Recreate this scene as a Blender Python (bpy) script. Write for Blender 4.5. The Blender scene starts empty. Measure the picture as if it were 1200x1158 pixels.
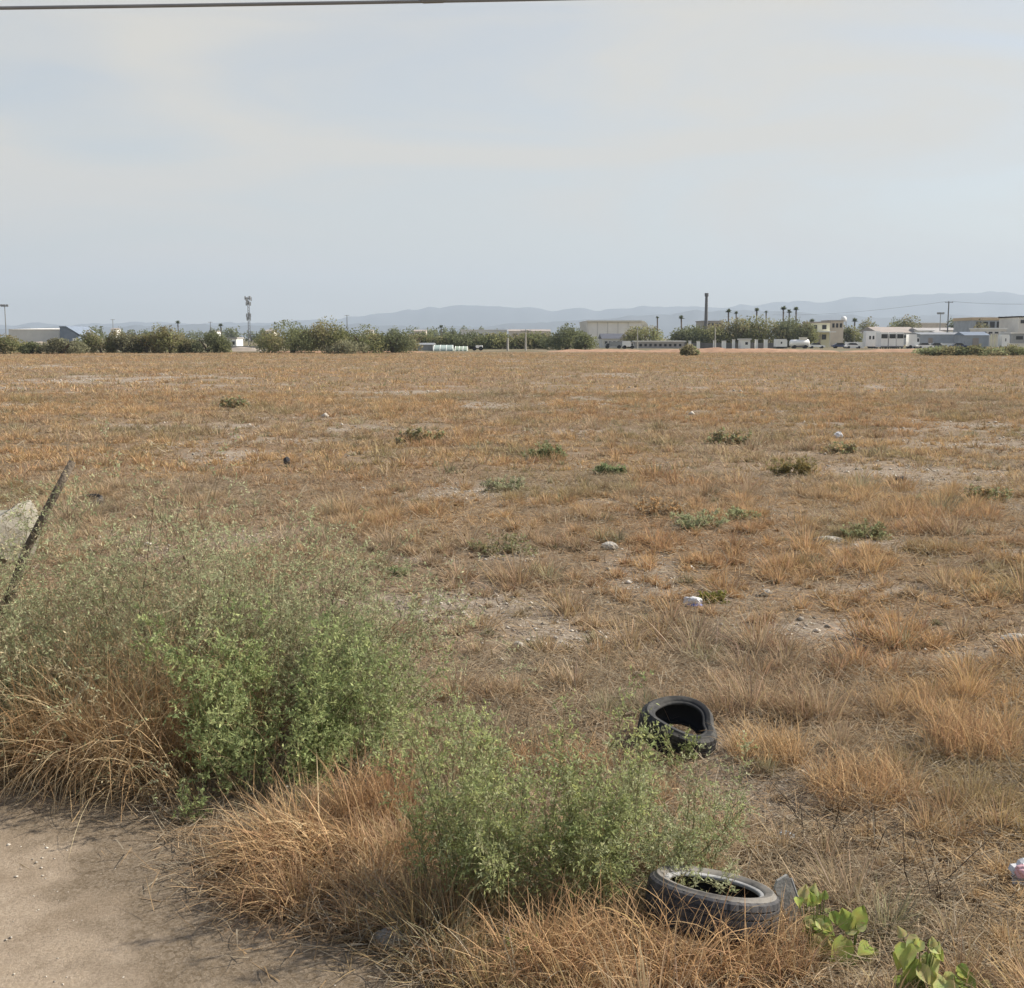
import bpy, math, random
import numpy as np
from math import radians as R, sin, cos, tan, atan, pi
from mathutils import Vector, Matrix

random.seed(7)
rng = np.random.default_rng(11)
sc = bpy.context.scene
col = sc.collection

# ------------------------------------------------------------------ camera
H = 2.75
F = 1400.0                      # focal length in pixels of a 1200 px wide picture
PITCH = atan(183 / F)
cam = bpy.data.cameras.new('camera')
cam.sensor_width = 36; cam.lens = 36 * F / 1200
cam.clip_start = 0.1; cam.clip_end = 60000
cam_o = bpy.data.objects.new('camera', cam); col.objects.link(cam_o)
cam_o.location = (0, 0, H); cam_o.rotation_euler = (pi / 2 - PITCH, 0, 0)
sc.camera = cam_o

# ------------------------------------------------------------------ light
SUN_EL, SUN_AZ = R(39), R(74)    # azimuth clockwise from the view direction (+Y)
SUN_DIR = Vector((cos(SUN_EL) * sin(SUN_AZ), cos(SUN_EL) * cos(SUN_AZ), sin(SUN_EL)))
sun = bpy.data.lights.new('sun', 'SUN'); sun.energy = 5.0; sun.angle = R(0.9); sun.color = (1, .93, .82)
sun_o = bpy.data.objects.new('sun', sun); col.objects.link(sun_o)
sun_o.rotation_euler = SUN_DIR.to_track_quat('Z', 'Y').to_euler()

world = bpy.data.worlds.new('World'); sc.world = world; world.use_nodes = True
nt = world.node_tree; N = nt.nodes; L = nt.links
bg = N['Background']; bg.inputs['Strength'].default_value = 0.10
sky = N.new('ShaderNodeTexSky'); sky.sky_type = 'NISHITA'; sky.sun_disc = False
sky.sun_elevation = SUN_EL; sky.sun_rotation = SUN_AZ
sky.air_density = 1.0; sky.dust_density = 1.5; sky.ozone_density = 1.0
tc = N.new('ShaderNodeTexCoord')
mp = N.new('ShaderNodeMapping'); mp.inputs['Scale'].default_value = (1.5, 1.5, 7.0); mp.inputs['Rotation'].default_value = (R(6), R(10), 0)
n1 = N.new('ShaderNodeTexNoise'); n1.inputs['Scale'].default_value = 1.5; n1.inputs['Detail'].default_value = 6; n1.inputs['Roughness'].default_value = .5
n1.inputs['Distortion'].default_value = 1.1
rmp = N.new('ShaderNodeValToRGB')
rmp.color_ramp.elements[0].position = .36; rmp.color_ramp.elements[0].color = (.52, .52, .52, 1)
rmp.color_ramp.elements[1].position = .60; rmp.color_ramp.elements[1].color = (1, 1, 1, 1)
mx = N.new('ShaderNodeMix'); mx.data_type = 'RGBA'
mx.inputs['B'].default_value = (4.75, 4.52, 4.05, 1)
L.new(tc.outputs['Generated'], mp.inputs['Vector']); L.new(mp.outputs[0], n1.inputs['Vector'])
# the cirrus veil is thick towards the horizon and thin overhead
sep = N.new('ShaderNodeSeparateXYZ'); veil = N.new('ShaderNodeMapRange'); veil.interpolation_type = 'SMOOTHSTEP'
veil.inputs['From Min'].default_value = .25; veil.inputs['From Max'].default_value = .62; veil.inputs['To Min'].default_value = 1.0; veil.inputs['To Max'].default_value = .12
vm = N.new('ShaderNodeMath'); vm.operation = 'MULTIPLY'
L.new(tc.outputs['Generated'], sep.inputs[0]); L.new(sep.outputs['Z'], veil.inputs['Value'])
L.new(n1.outputs['Fac'], rmp.inputs['Fac']); L.new(rmp.outputs['Color'], vm.inputs[0]); L.new(veil.outputs[0], vm.inputs[1]); L.new(vm.outputs[0], mx.inputs['Factor'])
L.new(sky.outputs['Color'], mx.inputs['A']); L.new(mx.outputs['Result'], bg.inputs['Color'])

sc.view_settings.view_transform = 'Standard'; sc.view_settings.look = 'None'
sc.view_settings.exposure = 0.62; sc.view_settings.gamma = 1
sc.cycles.use_denoising = True
sc.cycles.max_bounces = 5; sc.cycles.diffuse_bounces = 3; sc.cycles.transmission_bounces = 4
sc.cycles.volume_bounces = 0; sc.cycles.transparent_max_bounces = 8
sc.cycles.use_adaptive_sampling = False

# ------------------------------------------------------------------ helpers
CP, SP = cos(PITCH), sin(PITCH)
def ray(px, py):
    u = (px - 600) / F; v = (579 - py) / F
    return Vector((u, v * SP + CP, v * CP - SP))
def at(px, py, Y):
    d = ray(px, py); t = Y / d.y
    return Vector((d.x * t, Y, H + d.z * t))
def gnd(px, py, z=0.0):
    d = ray(px, py); t = (z - H) / d.z
    return Vector((d.x * t, d.y * t, z))
def X(px, Y): return at(px, 396, Y).x
def Zat(py, Y): return at(600, py, Y).z

def tag(o, label=None, cat=None, group=None, kind=None):
    if label: o['label'] = label
    if cat: o['category'] = cat
    if group: o['group'] = group
    if kind: o['kind'] = kind
    return o
def thing(name, label, cat, loc=(0, 0, 0), rz=0, group=None):
    o = bpy.data.objects.new(name, None); col.objects.link(o)
    o.empty_display_size = .2
    o.location = loc; o.rotation_euler = (0, 0, rz)
    return tag(o, label, cat, group)
def link(name, me, mat, parent=None):
    me.materials.clear(); me.materials.append(mat)
    o = bpy.data.objects.new(name, me); col.objects.link(o)
    if parent: o.parent = parent
    return o
def npmesh(name, V, quads=None, tris=None, cols=None, smooth=False):
    me = bpy.data.meshes.new(name)
    V = np.ascontiguousarray(V, dtype=np.float32)
    q = np.zeros((0, 4), np.int32) if quads is None else np.asarray(quads, np.int32)
    t = np.zeros((0, 3), np.int32) if tris is None else np.asarray(tris, np.int32)
    me.vertices.add(len(V)); me.vertices.foreach_set('co', V.ravel())
    nl = q.size + t.size
    me.loops.add(nl); me.loops.foreach_set('vertex_index', np.concatenate([q.ravel(), t.ravel()]).astype(np.int32))
    me.polygons.add(len(q) + len(t))
    st = np.concatenate([np.arange(len(q)) * 4, q.size + np.arange(len(t)) * 3]).astype(np.int32)
    me.polygons.foreach_set('loop_start', st)
    if smooth:
        me.polygons.foreach_set('use_smooth', np.ones(len(q) + len(t), bool))
    me.update(calc_edges=True)
    if cols is not None:
        a = me.attributes.new('col', 'FLOAT_COLOR', 'POINT')
        c = np.ones((len(V), 4), np.float32); c[:, :3] = cols
        a.data.foreach_set('color', c.ravel())
    return me

# 2D value noise
def _h(ix, iy, s):
    n = (ix.astype(np.int64) * 374761393 + iy.astype(np.int64) * 668265263 + s * 974711) & 0x7fffffff
    n = ((n ^ (n >> 13)) * 1274126177) & 0x7fffffff
    return ((n ^ (n >> 16)) & 0xffff) / 65535.0
def vn(x, y, s=0):
    x = np.asarray(x, float); y = np.asarray(y, float)
    ix = np.floor(x); iy = np.floor(y); fx = x - ix; fy = y - iy
    fx = fx * fx * (3 - 2 * fx); fy = fy * fy * (3 - 2 * fy)
    a = _h(ix, iy, s); b = _h(ix + 1, iy, s); c = _h(ix, iy + 1, s); d = _h(ix + 1, iy + 1, s)
    return (a * (1 - fx) + b * fx) * (1 - fy) + (c * (1 - fx) + d * fx) * fy
def fbm(x, y, s=0, o=3):
    t = 0; a = .5; m = 0
    for k in range(o):
        t = t + a * vn(x * 2 ** k + 17.3 * k, y * 2 ** k - 9.1 * k, s + k); m += a; a *= .5
    return t / m
def sstep(a, b, x):
    t = np.clip((x - a) / (b - a), 0, 1); return t * t * (3 - 2 * t)

class MB:
    def __init__(s): s.v = []; s.f = []
    def add(s, V, Fc):
        o = len(s.v); s.v += [tuple(p) for p in V]; s.f += [tuple(i + o for i in f) for f in Fc]; return s
    def box(s, cx, cy, cz, sx, sy, sz, rz=0):
        V = []
        c_, s_ = cos(rz), sin(rz)
        for z in (-.5, .5):
            for (x, y) in ((-.5, -.5), (.5, -.5), (.5, .5), (-.5, .5)):
                a, b = x * sx, y * sy
                V.append((cx + a * c_ - b * s_, cy + a * s_ + b * c_, cz + z * sz))
        return s.add(V, [(3, 2, 1, 0), (4, 5, 6, 7), (0, 1, 5, 4), (1, 2, 6, 5), (2, 3, 7, 6), (3, 0, 4, 7)])
    def prism(s, poly, y0, y1):      # polygon in XZ (counter-clockwise seen from -Y) extruded along Y
        n = len(poly)
        V = [(x, y0, z) for x, z in poly] + [(x, y1, z) for x, z in poly]
        Fc = [tuple(range(n)), tuple(range(2 * n - 1, n - 1, -1))]
        for i in range(n):
            j = (i + 1) % n; Fc.append((i, i + n, j + n, j))
        return s.add(V, Fc)
    def prismx(s, poly, x0, x1):     # polygon in YZ extruded along X
        n = len(poly)
        V = [(x0, y, z) for y, z in poly] + [(x1, y, z) for y, z in poly]
        Fc = [tuple(range(n - 1, -1, -1)), tuple(range(n, 2 * n))]
        for i in range(n):
            j = (i + 1) % n; Fc.append((i, j, j + n, i + n))
        return s.add(V, Fc)
    def tube(s, pts, rad, n=6):
        pts = [Vector(p) for p in pts]
        if not hasattr(rad, '__len__'): rad = [rad] * len(pts)
        V = []; Fc = []; ref = None
        for i, p in enumerate(pts):
            t = (pts[min(i + 1, len(pts) - 1)] - pts[max(i - 1, 0)]).normalized()
            if ref is None: ref = Vector((0, 0, 1)) if abs(t.z) < .9 else Vector((1, 0, 0))
            a = t.cross(ref).normalized(); b = t.cross(a); ref = -b if ref.dot(-b) > 0 else b
            for k in range(n):
                w = 2 * pi * k / n; V.append(p + (a * cos(w) + b * sin(w)) * rad[i])
        for i in range(len(pts) - 1):
            for k in range(n):
                k2 = (k + 1) % n; Fc.append((i * n + k, i * n + k2, (i + 1) * n + k2, (i + 1) * n + k))
        Fc.append(tuple(range(n - 1, -1, -1))); Fc.append(tuple((len(pts) - 1) * n + k for k in range(n)))
        return s.add(V, Fc)
    def lathe(s, prof, n=24, cx=0, cy=0, closed=False):
        V = []; Fc = []; m = len(prof)
        for k in range(n):
            w = 2 * pi * k / n
            for r, z in prof: V.append((cx + r * cos(w), cy + r * sin(w), z))
        for k in range(n):
            k2 = (k + 1) % n
            for i in range(m - 1 if not closed else m):
                j = (i + 1) % m
                Fc.append((k * m + i, k2 * m + i, k2 * m + j, k * m + j))
        return s.add(V, Fc)
    def build(s, name, mat, parent=None, label=None, smooth=False):
        me = bpy.data.meshes.new(name); me.from_pydata(s.v, [], s.f); me.update()
        if smooth:
            for p in me.polygons: p.use_smooth = True
        o = link(name, me, mat, parent)
        if label: o['label'] = label
        return o

# ------------------------------------------------------------------ materials
def new_mat(name):
    m = bpy.data.materials.new(name); m.use_nodes = True
    return m, m.node_tree, m.node_tree.nodes['Principled BSDF']
def mat(name, c, rough=.8, var=.12, scale=3.0, metal=0.0, bump=0.0, bscale=20.0, spec=.3):
    m, t, b = new_mat(name)
    tc = t.nodes.new('ShaderNodeTexCoord'); nz = t.nodes.new('ShaderNodeTexNoise')
    nz.inputs['Scale'].default_value = scale; nz.inputs['Detail'].default_value = 5
    t.links.new(tc.outputs['Object'], nz.inputs['Vector'])
    r = t.nodes.new('ShaderNodeValToRGB'); r.color_ramp.elements[0].position = .3; r.color_ramp.elements[1].position = .7
    r.color_ramp.elements[0].color = (*[x * (1 - var) for x in c], 1)
    r.color_ramp.elements[1].color = (*[min(1, x * (1 + var)) for x in c], 1)
    t.links.new(nz.outputs['Fac'], r.inputs['Fac']); t.links.new(r.outputs['Color'], b.inputs['Base Color'])
    b.inputs['Roughness'].default_value = rough; b.inputs['Metallic'].default_value = metal
    b.inputs['Specular IOR Level'].default_value = spec
    if bump:
        n2 = t.nodes.new('ShaderNodeTexNoise'); n2.inputs['Scale'].default_value = bscale; n2.inputs['Detail'].default_value = 6
        t.links.new(tc.outputs['Object'], n2.inputs['Vector'])
        bp = t.nodes.new('ShaderNodeBump'); bp.inputs['Strength'].default_value = bump; bp.inputs['Distance'].default_value = .05
        t.links.new(n2.outputs['Fac'], bp.inputs['Height']); t.links.new(bp.outputs['Normal'], b.inputs['Normal'])
    return m
def leafmat(name, trans=.3, rough=.7):
    m = bpy.data.materials.new(name); m.use_nodes = True
    t = m.node_tree; t.nodes.remove(t.nodes['Principled BSDF'])
    at_ = t.nodes.new('ShaderNodeAttribute'); at_.attribute_name = 'col'
    d = t.nodes.new('ShaderNodeBsdfDiffuse'); tr = t.nodes.new('ShaderNodeBsdfTranslucent')
    mxs = t.nodes.new('ShaderNodeMixShader'); mxs.inputs[0].default_value = trans
    t.links.new(at_.outputs['Color'], d.inputs['Color']); t.links.new(at_.outputs['Color'], tr.inputs['Color'])
    t.links.new(d.outputs[0], mxs.inputs[1]); t.links.new(tr.outputs[0], mxs.inputs[2])
    t.links.new(mxs.outputs[0], t.nodes['Material Output'].inputs['Surface'])
    return m
M = dict(
    grass=leafmat('dry_grass', .3), leaf=leafmat('leaf', .42), twig=leafmat('twig', 0.0), stone=leafmat('stone', 0.0),
    bark=mat('bark', (.13, .10, .075), .9, .25, 6),
    white=mat('white_paint', (.86, .86, .84), .6, .06, .6), cream=mat('cream_wall', (.74, .70, .60), .8, .08, .5),
    pale=mat('pale_wall', (.68, .66, .62), .8, .08, .4), beige=mat('beige_cladding', (.88, .85, .80), .7, .06, .3),
    yellow=mat('yellow_wall', (.78, .74, .55), .8, .08, .5), tan=mat('tan_wall', (.60, .53, .45), .8, .1, .5),
    orange=mat('ochre_cornice', (.60, .46, .30), .8, .06, .5), bluegrey=mat('bluegrey_sheet', (.36, .39, .43), .6, .12, .6),
    blue=mat('blue_sheet', (.19, .23, .29), .6, .12, .6), greyroof=mat('grey_roof', (.38, .36, .345), .8, .12, .3),
    brownroof=mat('brown_roof', (.36, .31, .275), .8, .12, .3), dark=mat('dark_glass', (.02, .022, .028), .25, .1, 2, spec=.5),
    concrete=mat('concrete', (.42, .40, .36), .85, .15, 4, bump=.3), steel=mat('dark_steel', (.13, .13, .135), .6, .15, 2),
    galv=mat('galvanised_steel', (.30, .31, .32), .5, .12, 2, metal=.4), teal=mat('teal_tarp', (.33, .40, .37), .6, .15, 1),
    tyreblack=mat('wheel_rubber', (.025, .025, .027), .8, .2, 4), carblue=mat('car_paint', (.04, .06, .14), .35, .05, 2, spec=.5),
    redearth=mat('red_earth', (.36, .22, .14), .95, .2, .8, bump=.5, bscale=3),
    cable=mat('cable', (.24, .25, .26), .7, .1, 3),
)

# ------------------------------------------------------------------ the lie of the land: shared masks
DIRT_PX = [(-260, 912), (-60, 922), (60, 934), (150, 940), (196, 962), (224, 1006), (262, 1050), (300, 1082), (360, 1104), (430, 1124),
           (500, 1158), (560, 1210), (680, 1300), (900, 1500)]
DIRT = [tuple(gnd(*p).xy) for p in DIRT_PX]
DIRT_POLY = np.array(DIRT + [(3.5, -2.0), (3.5, -8), (-14, -8), (-14, DIRT[0][1] - 1.2)])
def in_poly(x, y, P):
    x = np.asarray(x, float); y = np.asarray(y, float); ins = np.zeros(x.shape, bool)
    j = len(P) - 1
    for i in range(len(P)):
        xi, yi = P[i]; xj, yj = P[j]
        c = ((yi > y) != (yj > y)) & (x < (xj - xi) * (y - yi) / (yj - yi + 1e-12) + xi)
        ins ^= c; j = i
    return ins
def edge_dist(x, y):
    P = np.array(DIRT); d = np.full(np.shape(x), 1e9)
    for a, b in zip(P[:-1], P[1:]):
        ab = b - a; t = np.clip(((x - a[0]) * ab[0] + (y - a[1]) * ab[1]) / (ab @ ab), 0, 1)
        d = np.minimum(d, np.hypot(x - a[0] - t * ab[0], y - a[1] - t * ab[1]))
    return d
def dirt_sd(x, y):                      # > 0 inside the bare dirt
    x = np.asarray(x, float); y = np.asarray(y, float)
    d = edge_dist(x, y); return np.where(in_poly(x, y, DIRT_POLY), d, -d)
# bare stony patches seen in the field: pixel, half width px, half height px
BARE_PX = [(1050, 555, 170, 14), (960, 735, 90, 18), (1130, 760, 90, 14), (1010, 638, 60, 8), (560, 575, 110, 12), (440, 500, 80, 5), (300, 632, 60, 10),
           (1150, 520, 110, 7), (500, 655, 60, 8), (700, 585, 60, 6), (680, 505, 60, 4), (880, 600, 60, 7), (590, 650, 60, 8), (1040, 690, 80, 8), (160, 498, 60, 4)]
BARE = []
for px, py, wx, wy in BARE_PX:
    c = gnd(px, py); BARE.append((c.x, c.y, wx / F * c.y, abs(gnd(px, py - wy).y - c.y)))
def bare_mask(x, y):
    n = fbm(x / 7.5, y / 10.0, 3, 3) * .55 + fbm(x / 1.7, y / 1.9, 9, 2) * .45
    b = sstep(.57, .74, n) * .9
    for cx, cy, rx, ry in BARE:
        e = ((x - cx) / rx) ** 2 + ((y - cy) / ry) ** 2
        b = np.maximum(b, np.exp(-e) * (.36 + .8 * vn(x / .7, y / .7, 31)))
    return np.clip(b, 0, 1)
def hgt(x, y):
    x = np.asarray(x, float); y = np.asarray(y, float)
    d = np.hypot(x, y)
    a = (fbm(x / 3.1, y / 3.1, 50, 2) - .5) * .12 + (fbm(x / .7, y / .7, 60, 2) - .5) * .035
    out = sstep(-.02, -.5, dirt_sd(x, y)) if np.ndim(x) else (sstep(-.02, -.5, dirt_sd(x, y)))
    far = 1 - sstep(150, 260, d)
    return a * out * far
def gz(x, y): return float(hgt(np.array([x]), np.array([y]))[0])

# ground: polar fan, fine in front of the camera
angs = np.concatenate([np.linspace(-pi, R(-36), 90, endpoint=False), np.linspace(R(-36), R(36), 300, endpoint=False), np.linspace(R(36), pi, 90, endpoint=False)])
rads = np.concatenate([[0.15], np.geomspace(1.2, 300, 330), np.geomspace(330, 15000, 30)])
A, RR = np.meshgrid(angs, rads); gx = (RR * np.sin(A)).ravel(); gy = (RR * np.cos(A)).ravel()
na, nr = len(angs), len(rads)
gV = np.stack([gx, gy, hgt(gx, gy)], 1)
idx = np.arange(na * nr).reshape(nr, na); nx = np.roll(idx, -1, 1)
gq = np.stack([idx[:-1], idx[1:], nx[1:], nx[:-1]], -1).reshape(-1, 4)[:, ::-1]
gme = npmesh('ground', gV, gq, smooth=True)
bm_ = bare_mask(gx, gy)
sc_ = gme.attributes.new('scrub', 'FLOAT', 'POINT'); sc_.data.foreach_set('value', (sstep(228, 250, np.hypot(gx, gy))).astype(np.float32))
ce = gme.attributes.new('bare', 'FLOAT', 'POINT'); ce.data.foreach_set('value', bm_.astype(np.float32))

def ground_material():
    m, t, b = new_mat('field_soil'); nd = t.nodes; lk = t.links
    ge = nd.new('ShaderNodeNewGeometry')
    def noise(s, det=6, rg=.6, vec=None):
        n = nd.new('ShaderNodeTexNoise'); n.inputs['Scale'].default_value = s; n.inputs['Detail'].default_value = det; n.inputs['Roughness'].default_value = rg
        lk.new(vec or ge.outputs['Position'], n.inputs['Vector']); return n.outputs['Fac']
    def ramp(f, *st):
        r = nd.new('ShaderNodeValToRGB'); e = r.color_ramp.elements
        while len(e) < len(st): e.new(.5)
        for k, (p, c) in enumerate(st): e[k].position = p; e[k].color = (*c, 1)
        lk.new(f, r.inputs['Fac']); return r.outputs['Color']
    def mix(f, a, bb):
        x = nd.new('ShaderNodeMix'); x.data_type = 'RGBA'
        lk.new(f, x.inputs['Factor']); lk.new(a, x.inputs['A']); lk.new(bb, x.inputs['B']); return x.outputs['Result']
    att = nd.new('ShaderNodeAttribute'); att.attribute_name = 'bare'
    litter = ramp(noise(9, 8, .75), (.30, (.07, .05, .034)), (.48, (.17, .118, .074)), (.62, (.25, .18, .115)), (.75, (.37, .29, .20)))
    big = ramp(noise(.12, 4), (.38, (.26, .175, .11)), (.5, (.25, .185, .12)), (.62, (.20, .165, .11)))
    litter2 = mix(nd.new('ShaderNodeValue').outputs[0], litter, big); nd['Value'].outputs[0].default_value = .4
    v = nd.new('ShaderNodeTexVoronoi'); v.inputs['Scale'].default_value = 22; lk.new(ge.outputs['Position'], v.inputs['Vector'])
    gravel = ramp(v.outputs['Color'], (.15, (.19, .155, .12)), (.5, (.31, .265, .215)), (.9, (.48, .44, .38)))
    soil = mix(noise(3.2, 6), gravel, ramp(noise(30, 4), (.3, (.20, .155, .115)), (.7, (.33, .27, .21))))
    c = mix(att.outputs['Fac'], litter2, soil)
    a2 = nd.new('ShaderNodeAttribute'); a2.attribute_name = 'scrub'
    c = mix(a2.outputs['Fac'], c, ramp(noise(.06, 6, .7), (.4, (.12, .115, .065)), (.52, (.17, .145, .09)), (.62, (.27, .21, .15))))
    lk.new(c, b.inputs['Base Color']); b.inputs['Roughness'].default_value = .95; b.inputs['Specular IOR Level'].default_value = .1
    bp = nd.new('ShaderNodeBump'); bp.inputs['Strength'].default_value = .8; bp.inputs['Distance'].default_value = .04
    lk.new(noise(14, 8, .7), bp.inputs['Height']); lk.new(bp.outputs['Normal'], b.inputs['Normal'])
    return m
tag(link('ground', gme, ground_material()), kind='structure')

# bare dirt pull-off along the road, lying just above the ground sheet
def dirt_sheet():
    st = .06
    xs = np.arange(-7.2, 3.4, st); ys = np.arange(-1.0, 7.4, st)
    gx, gy = np.meshgrid(xs, ys); x = gx.ravel(); y = gy.ravel()
    sd = dirt_sd(x, y) + (fbm(x / .35, y / .35, 77, 3) - .5) * .22
    keep = (sd > -.06).reshape(gx.shape)
    id_ = np.arange(x.size).reshape(gx.shape)
    k = keep[:-1, :-1] & keep[1:, :-1] & keep[1:, 1:] & keep[:-1, 1:]
    q = np.stack([id_[:-1, :-1], id_[:-1, 1:], id_[1:, 1:], id_[1:, :-1]], -1)[k]
    z = .006 + .035 * fbm(x / .5, y / .5, 91, 3) * sstep(1.1, .1, sd) - .004 * vn(x / .2, y / .2, 5)
    z = np.maximum(z, .006) * sstep(-.08, .03, sd) + .004
    me = npmesh('dirt_road', np.stack([x, y, z], 1), q, smooth=True)
    a = me.attributes.new('edge', 'FLOAT', 'POINT'); a.data.foreach_set('value', sd.astype(np.float32))
    m, t, b = new_mat('packed_dirt'); nd = t.nodes; lk = t.links
    ge = nd.new('ShaderNodeNewGeometry'); att = nd.new('ShaderNodeAttribute'); att.attribute_name = 'edge'
    def noise(s, det=6, rg=.6):
        n = nd.new('ShaderNodeTexNoise'); n.inputs['Scale'].default_value = s; n.inputs['Detail'].default_value = det; n.inputs['Roughness'].default_value = rg
        lk.new(ge.outputs['Position'], n.inputs['Vector']); return n.outputs['Fac']
    def ramp(f, *st):
        r = nd.new('ShaderNodeValToRGB'); e = r.color_ramp.elements
        while len(e) < len(st): e.new(.5)
        for k, (p, c) in enumerate(st): e[k].position = p; e[k].color = (*c, 1)
        lk.new(f, r.inputs['Fac']); return r.outputs['Color']
    def mix(f, a, bb):
        x = nd.new('ShaderNodeMix'); x.data_type = 'RGBA'
        lk.new(f, x.inputs['Factor']); lk.new(a, x.inputs['A']); lk.new(bb, x.inputs['B']); return x.outputs['Result']
    packed = ramp(noise(60, 5, .7), (.3, (.26, .203, .147)), (.5, (.335, .268, .197)), (.68, (.41, .335, .255)))
    v = nd.new('ShaderNodeTexVoronoi'); v.inputs['Scale'].default_value = 75; lk.new(ge.outputs['Position'], v.inputs['Vector'])
    mott = ramp(noise(1.7, 7, .65), (.36, (.78, .76, .73)), (.5, (1, 1, 1)), (.64, (1.12, 1.1, 1.06)))
    mm = nd.new('ShaderNodeMix'); mm.data_type = 'RGBA'; mm.blend_type = 'MULTIPLY'; mm.inputs['Factor'].default_value = 1
    lk.new(packed, mm.inputs['A']); lk.new(mott, mm.inputs['B']); packed = mm.outputs['Result']
    loose = mix(noise(18, 6), ramp(noise(45, 6, .75), (.3, (.10, .074, .046)), (.5, (.165, .124, .08)), (.7, (.24, .187, .13))),
                ramp(v.outputs['Color'], (.1, (.12, .09, .06)), (.8, (.30, .245, .185))))
    ad = nd.new('ShaderNodeMath'); ad.operation = 'MULTIPLY_ADD'; ad.inputs[1].default_value = 1.3; lk.new(noise(2.2, 5), ad.inputs[0]); lk.new(att.outputs['Fac'], ad.inputs[2])
    f = ramp(ad.outputs[0], (.0, (0, 0, 0)), (1.0, (1, 1, 1)))
    mr = nd.new('ShaderNodeMapRange'); mr.inputs['From Min'].default_value = 1.10; mr.inputs['From Max'].default_value = 1.45; mr.interpolation_type = 'SMOOTHSTEP'
    lk.new(ad.outputs[0], mr.inputs['Value'])
    lk.new(mix(mr.outputs[0], loose, packed), b.inputs['Base Color'])
    b.inputs['Roughness'].default_value = .95; b.inputs['Specular IOR Level'].default_value = .15
    bp = nd.new('ShaderNodeBump'); bp.inputs['Strength'].default_value = .8; bp.inputs['Distance'].default_value = .014
    lk.new(noise(55, 8, .75), bp.inputs['Height']); lk.new(bp.outputs['Normal'], b.inputs['Normal'])
    tag(link('dirt_road', me, m), kind='structure')
dirt_sheet()

# ------------------------------------------------------------------ mountains
def ridge(name, prof, Y, depth, seed, rough=6):
    # prof: list of (px, py) along the skyline
    pxs = np.linspace(-700, 1900, 420); py = np.interp(pxs, [p[0] for p in prof], [p[1] for p in prof])
    k = Y / F
    top = (396 - py) * k + (fbm(pxs / 26, pxs * 0, seed, 4) - .5) * rough * k
    top = np.maximum(top, 2 * k)
    rows = 26; V = []
    x0 = (pxs - 600) * k
    for r in range(rows):
        t = r / (rows - 1); s = 1 - abs(2 * t - 1)
        prof_ = s ** .8
        yy = Y + (t - .5) * depth
        gul = (fbm(x0 / (Y * .022) + 3 * seed, np.full_like(x0, yy / (Y * .05)), seed + 5, 3) - .5) * .5 * (1 - s) * s * 4
        V.append(np.stack([x0 * (yy / Y), np.full_like(x0, yy), np.maximum(top * (prof_ + gul * .6) , -4) * (1 if 0 < r < rows - 1 else 0) - 3], 1))
    V = np.concatenate(V); n = len(pxs)
    id_ = np.arange(rows * n).reshape(rows, n)
    q = np.stack([id_[:-1, :-1], id_[:-1, 1:], id_[1:, 1:], id_[1:, :-1]], -1).reshape(-1, 4)
    tag(link(name, npmesh(name, V, q, smooth=True), mat('mountain_rock', (.07, .08, .09), .95, .25, .0008)), kind='structure')
ridge('mountains', [(-700, 384), (0, 379), (200, 378), (330, 376), (420, 372), (470, 366), (500, 360), (540, 356), (590, 358), (640, 362), (720, 361),
                    (800, 360), (850, 359), (900, 354), (960, 351), (1030, 346), (1080, 345), (1150, 341), (1195, 343), (1300, 350), (1900, 380)], 11500, 3000, 3, 9)
ridge('foothills', [(-700, 388), (0, 383), (300, 379), (420, 380), (560, 381), (700, 374), (800, 364), (870, 362), (940, 366), (1020, 370), (1200, 368), (1900, 384)], 7600, 1800, 9, 8)

# ------------------------------------------------------------------ blades of grass
STRAW = np.array((.56, .40, .225)); GOLD = np.array((.54, .36, .195)); GREY = np.array((.40, .34, .25)); BROWN = np.array((.27, .175, .10))
RUST = np.array((.43, .27, .16)); OLIVE = np.array((.28, .255, .135)); SAGE = np.array((.33, .35, .23))
def blades(base, az, th0, bend, Ln, W, nseg, c):
    """curved tapering blades: base (N,3), azimuth, starting elevation, total bend, length, width, colour (N,3)"""
    n = len(base); P = np.zeros((n, nseg + 1, 3)); P[:, 0] = base
    h = np.stack([np.sin(az), np.cos(az), np.zeros(n)], 1)
    for i in range(nseg):
        th = th0 - bend * ((i + .5) / nseg) ** 1.3
        st = (Ln / nseg)[:, None]
        P[:, i + 1] = P[:, i] + st * (h * np.cos(th)[:, None] + np.array((0, 0, 1.0)) * np.sin(th)[:, None])
    P[:, :, 2] = np.maximum(P[:, :, 2], base[:, None, 2] + .004)
    wa = az + pi / 2 + rng.uniform(-1.1, 1.1, n)
    w = np.stack([np.sin(wa), np.cos(wa), rng.uniform(-.35, .35, n)], 1) * (W / 2)[:, None]
    V = np.zeros((n, 2 * nseg + 1, 3))
    for i in range(nseg):
        k = 1 - .75 * (i / nseg) ** 1.5
        V[:, 2 * i] = P[:, i] - w * k; V[:, 2 * i + 1] = P[:, i] + w * k
    V[:, 2 * nseg] = P[:, nseg]
    o = (np.arange(n) * (2 * nseg + 1))[:, None]
    q = [np.concatenate([o + 2 * i, o + 2 * i + 1, o + 2 * i + 3, o + 2 * i + 2], 1) for i in range(nseg - 1)]
    q = np.concatenate(q) if q else np.zeros((0, 4), int)
    t = np.concatenate([o + 2 * nseg - 2, o + 2 * nseg - 1, o + 2 * nseg], 1)
    return V.reshape(-1, 3), q, t, np.repeat(c, 2 * nseg + 1, 0)
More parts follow.
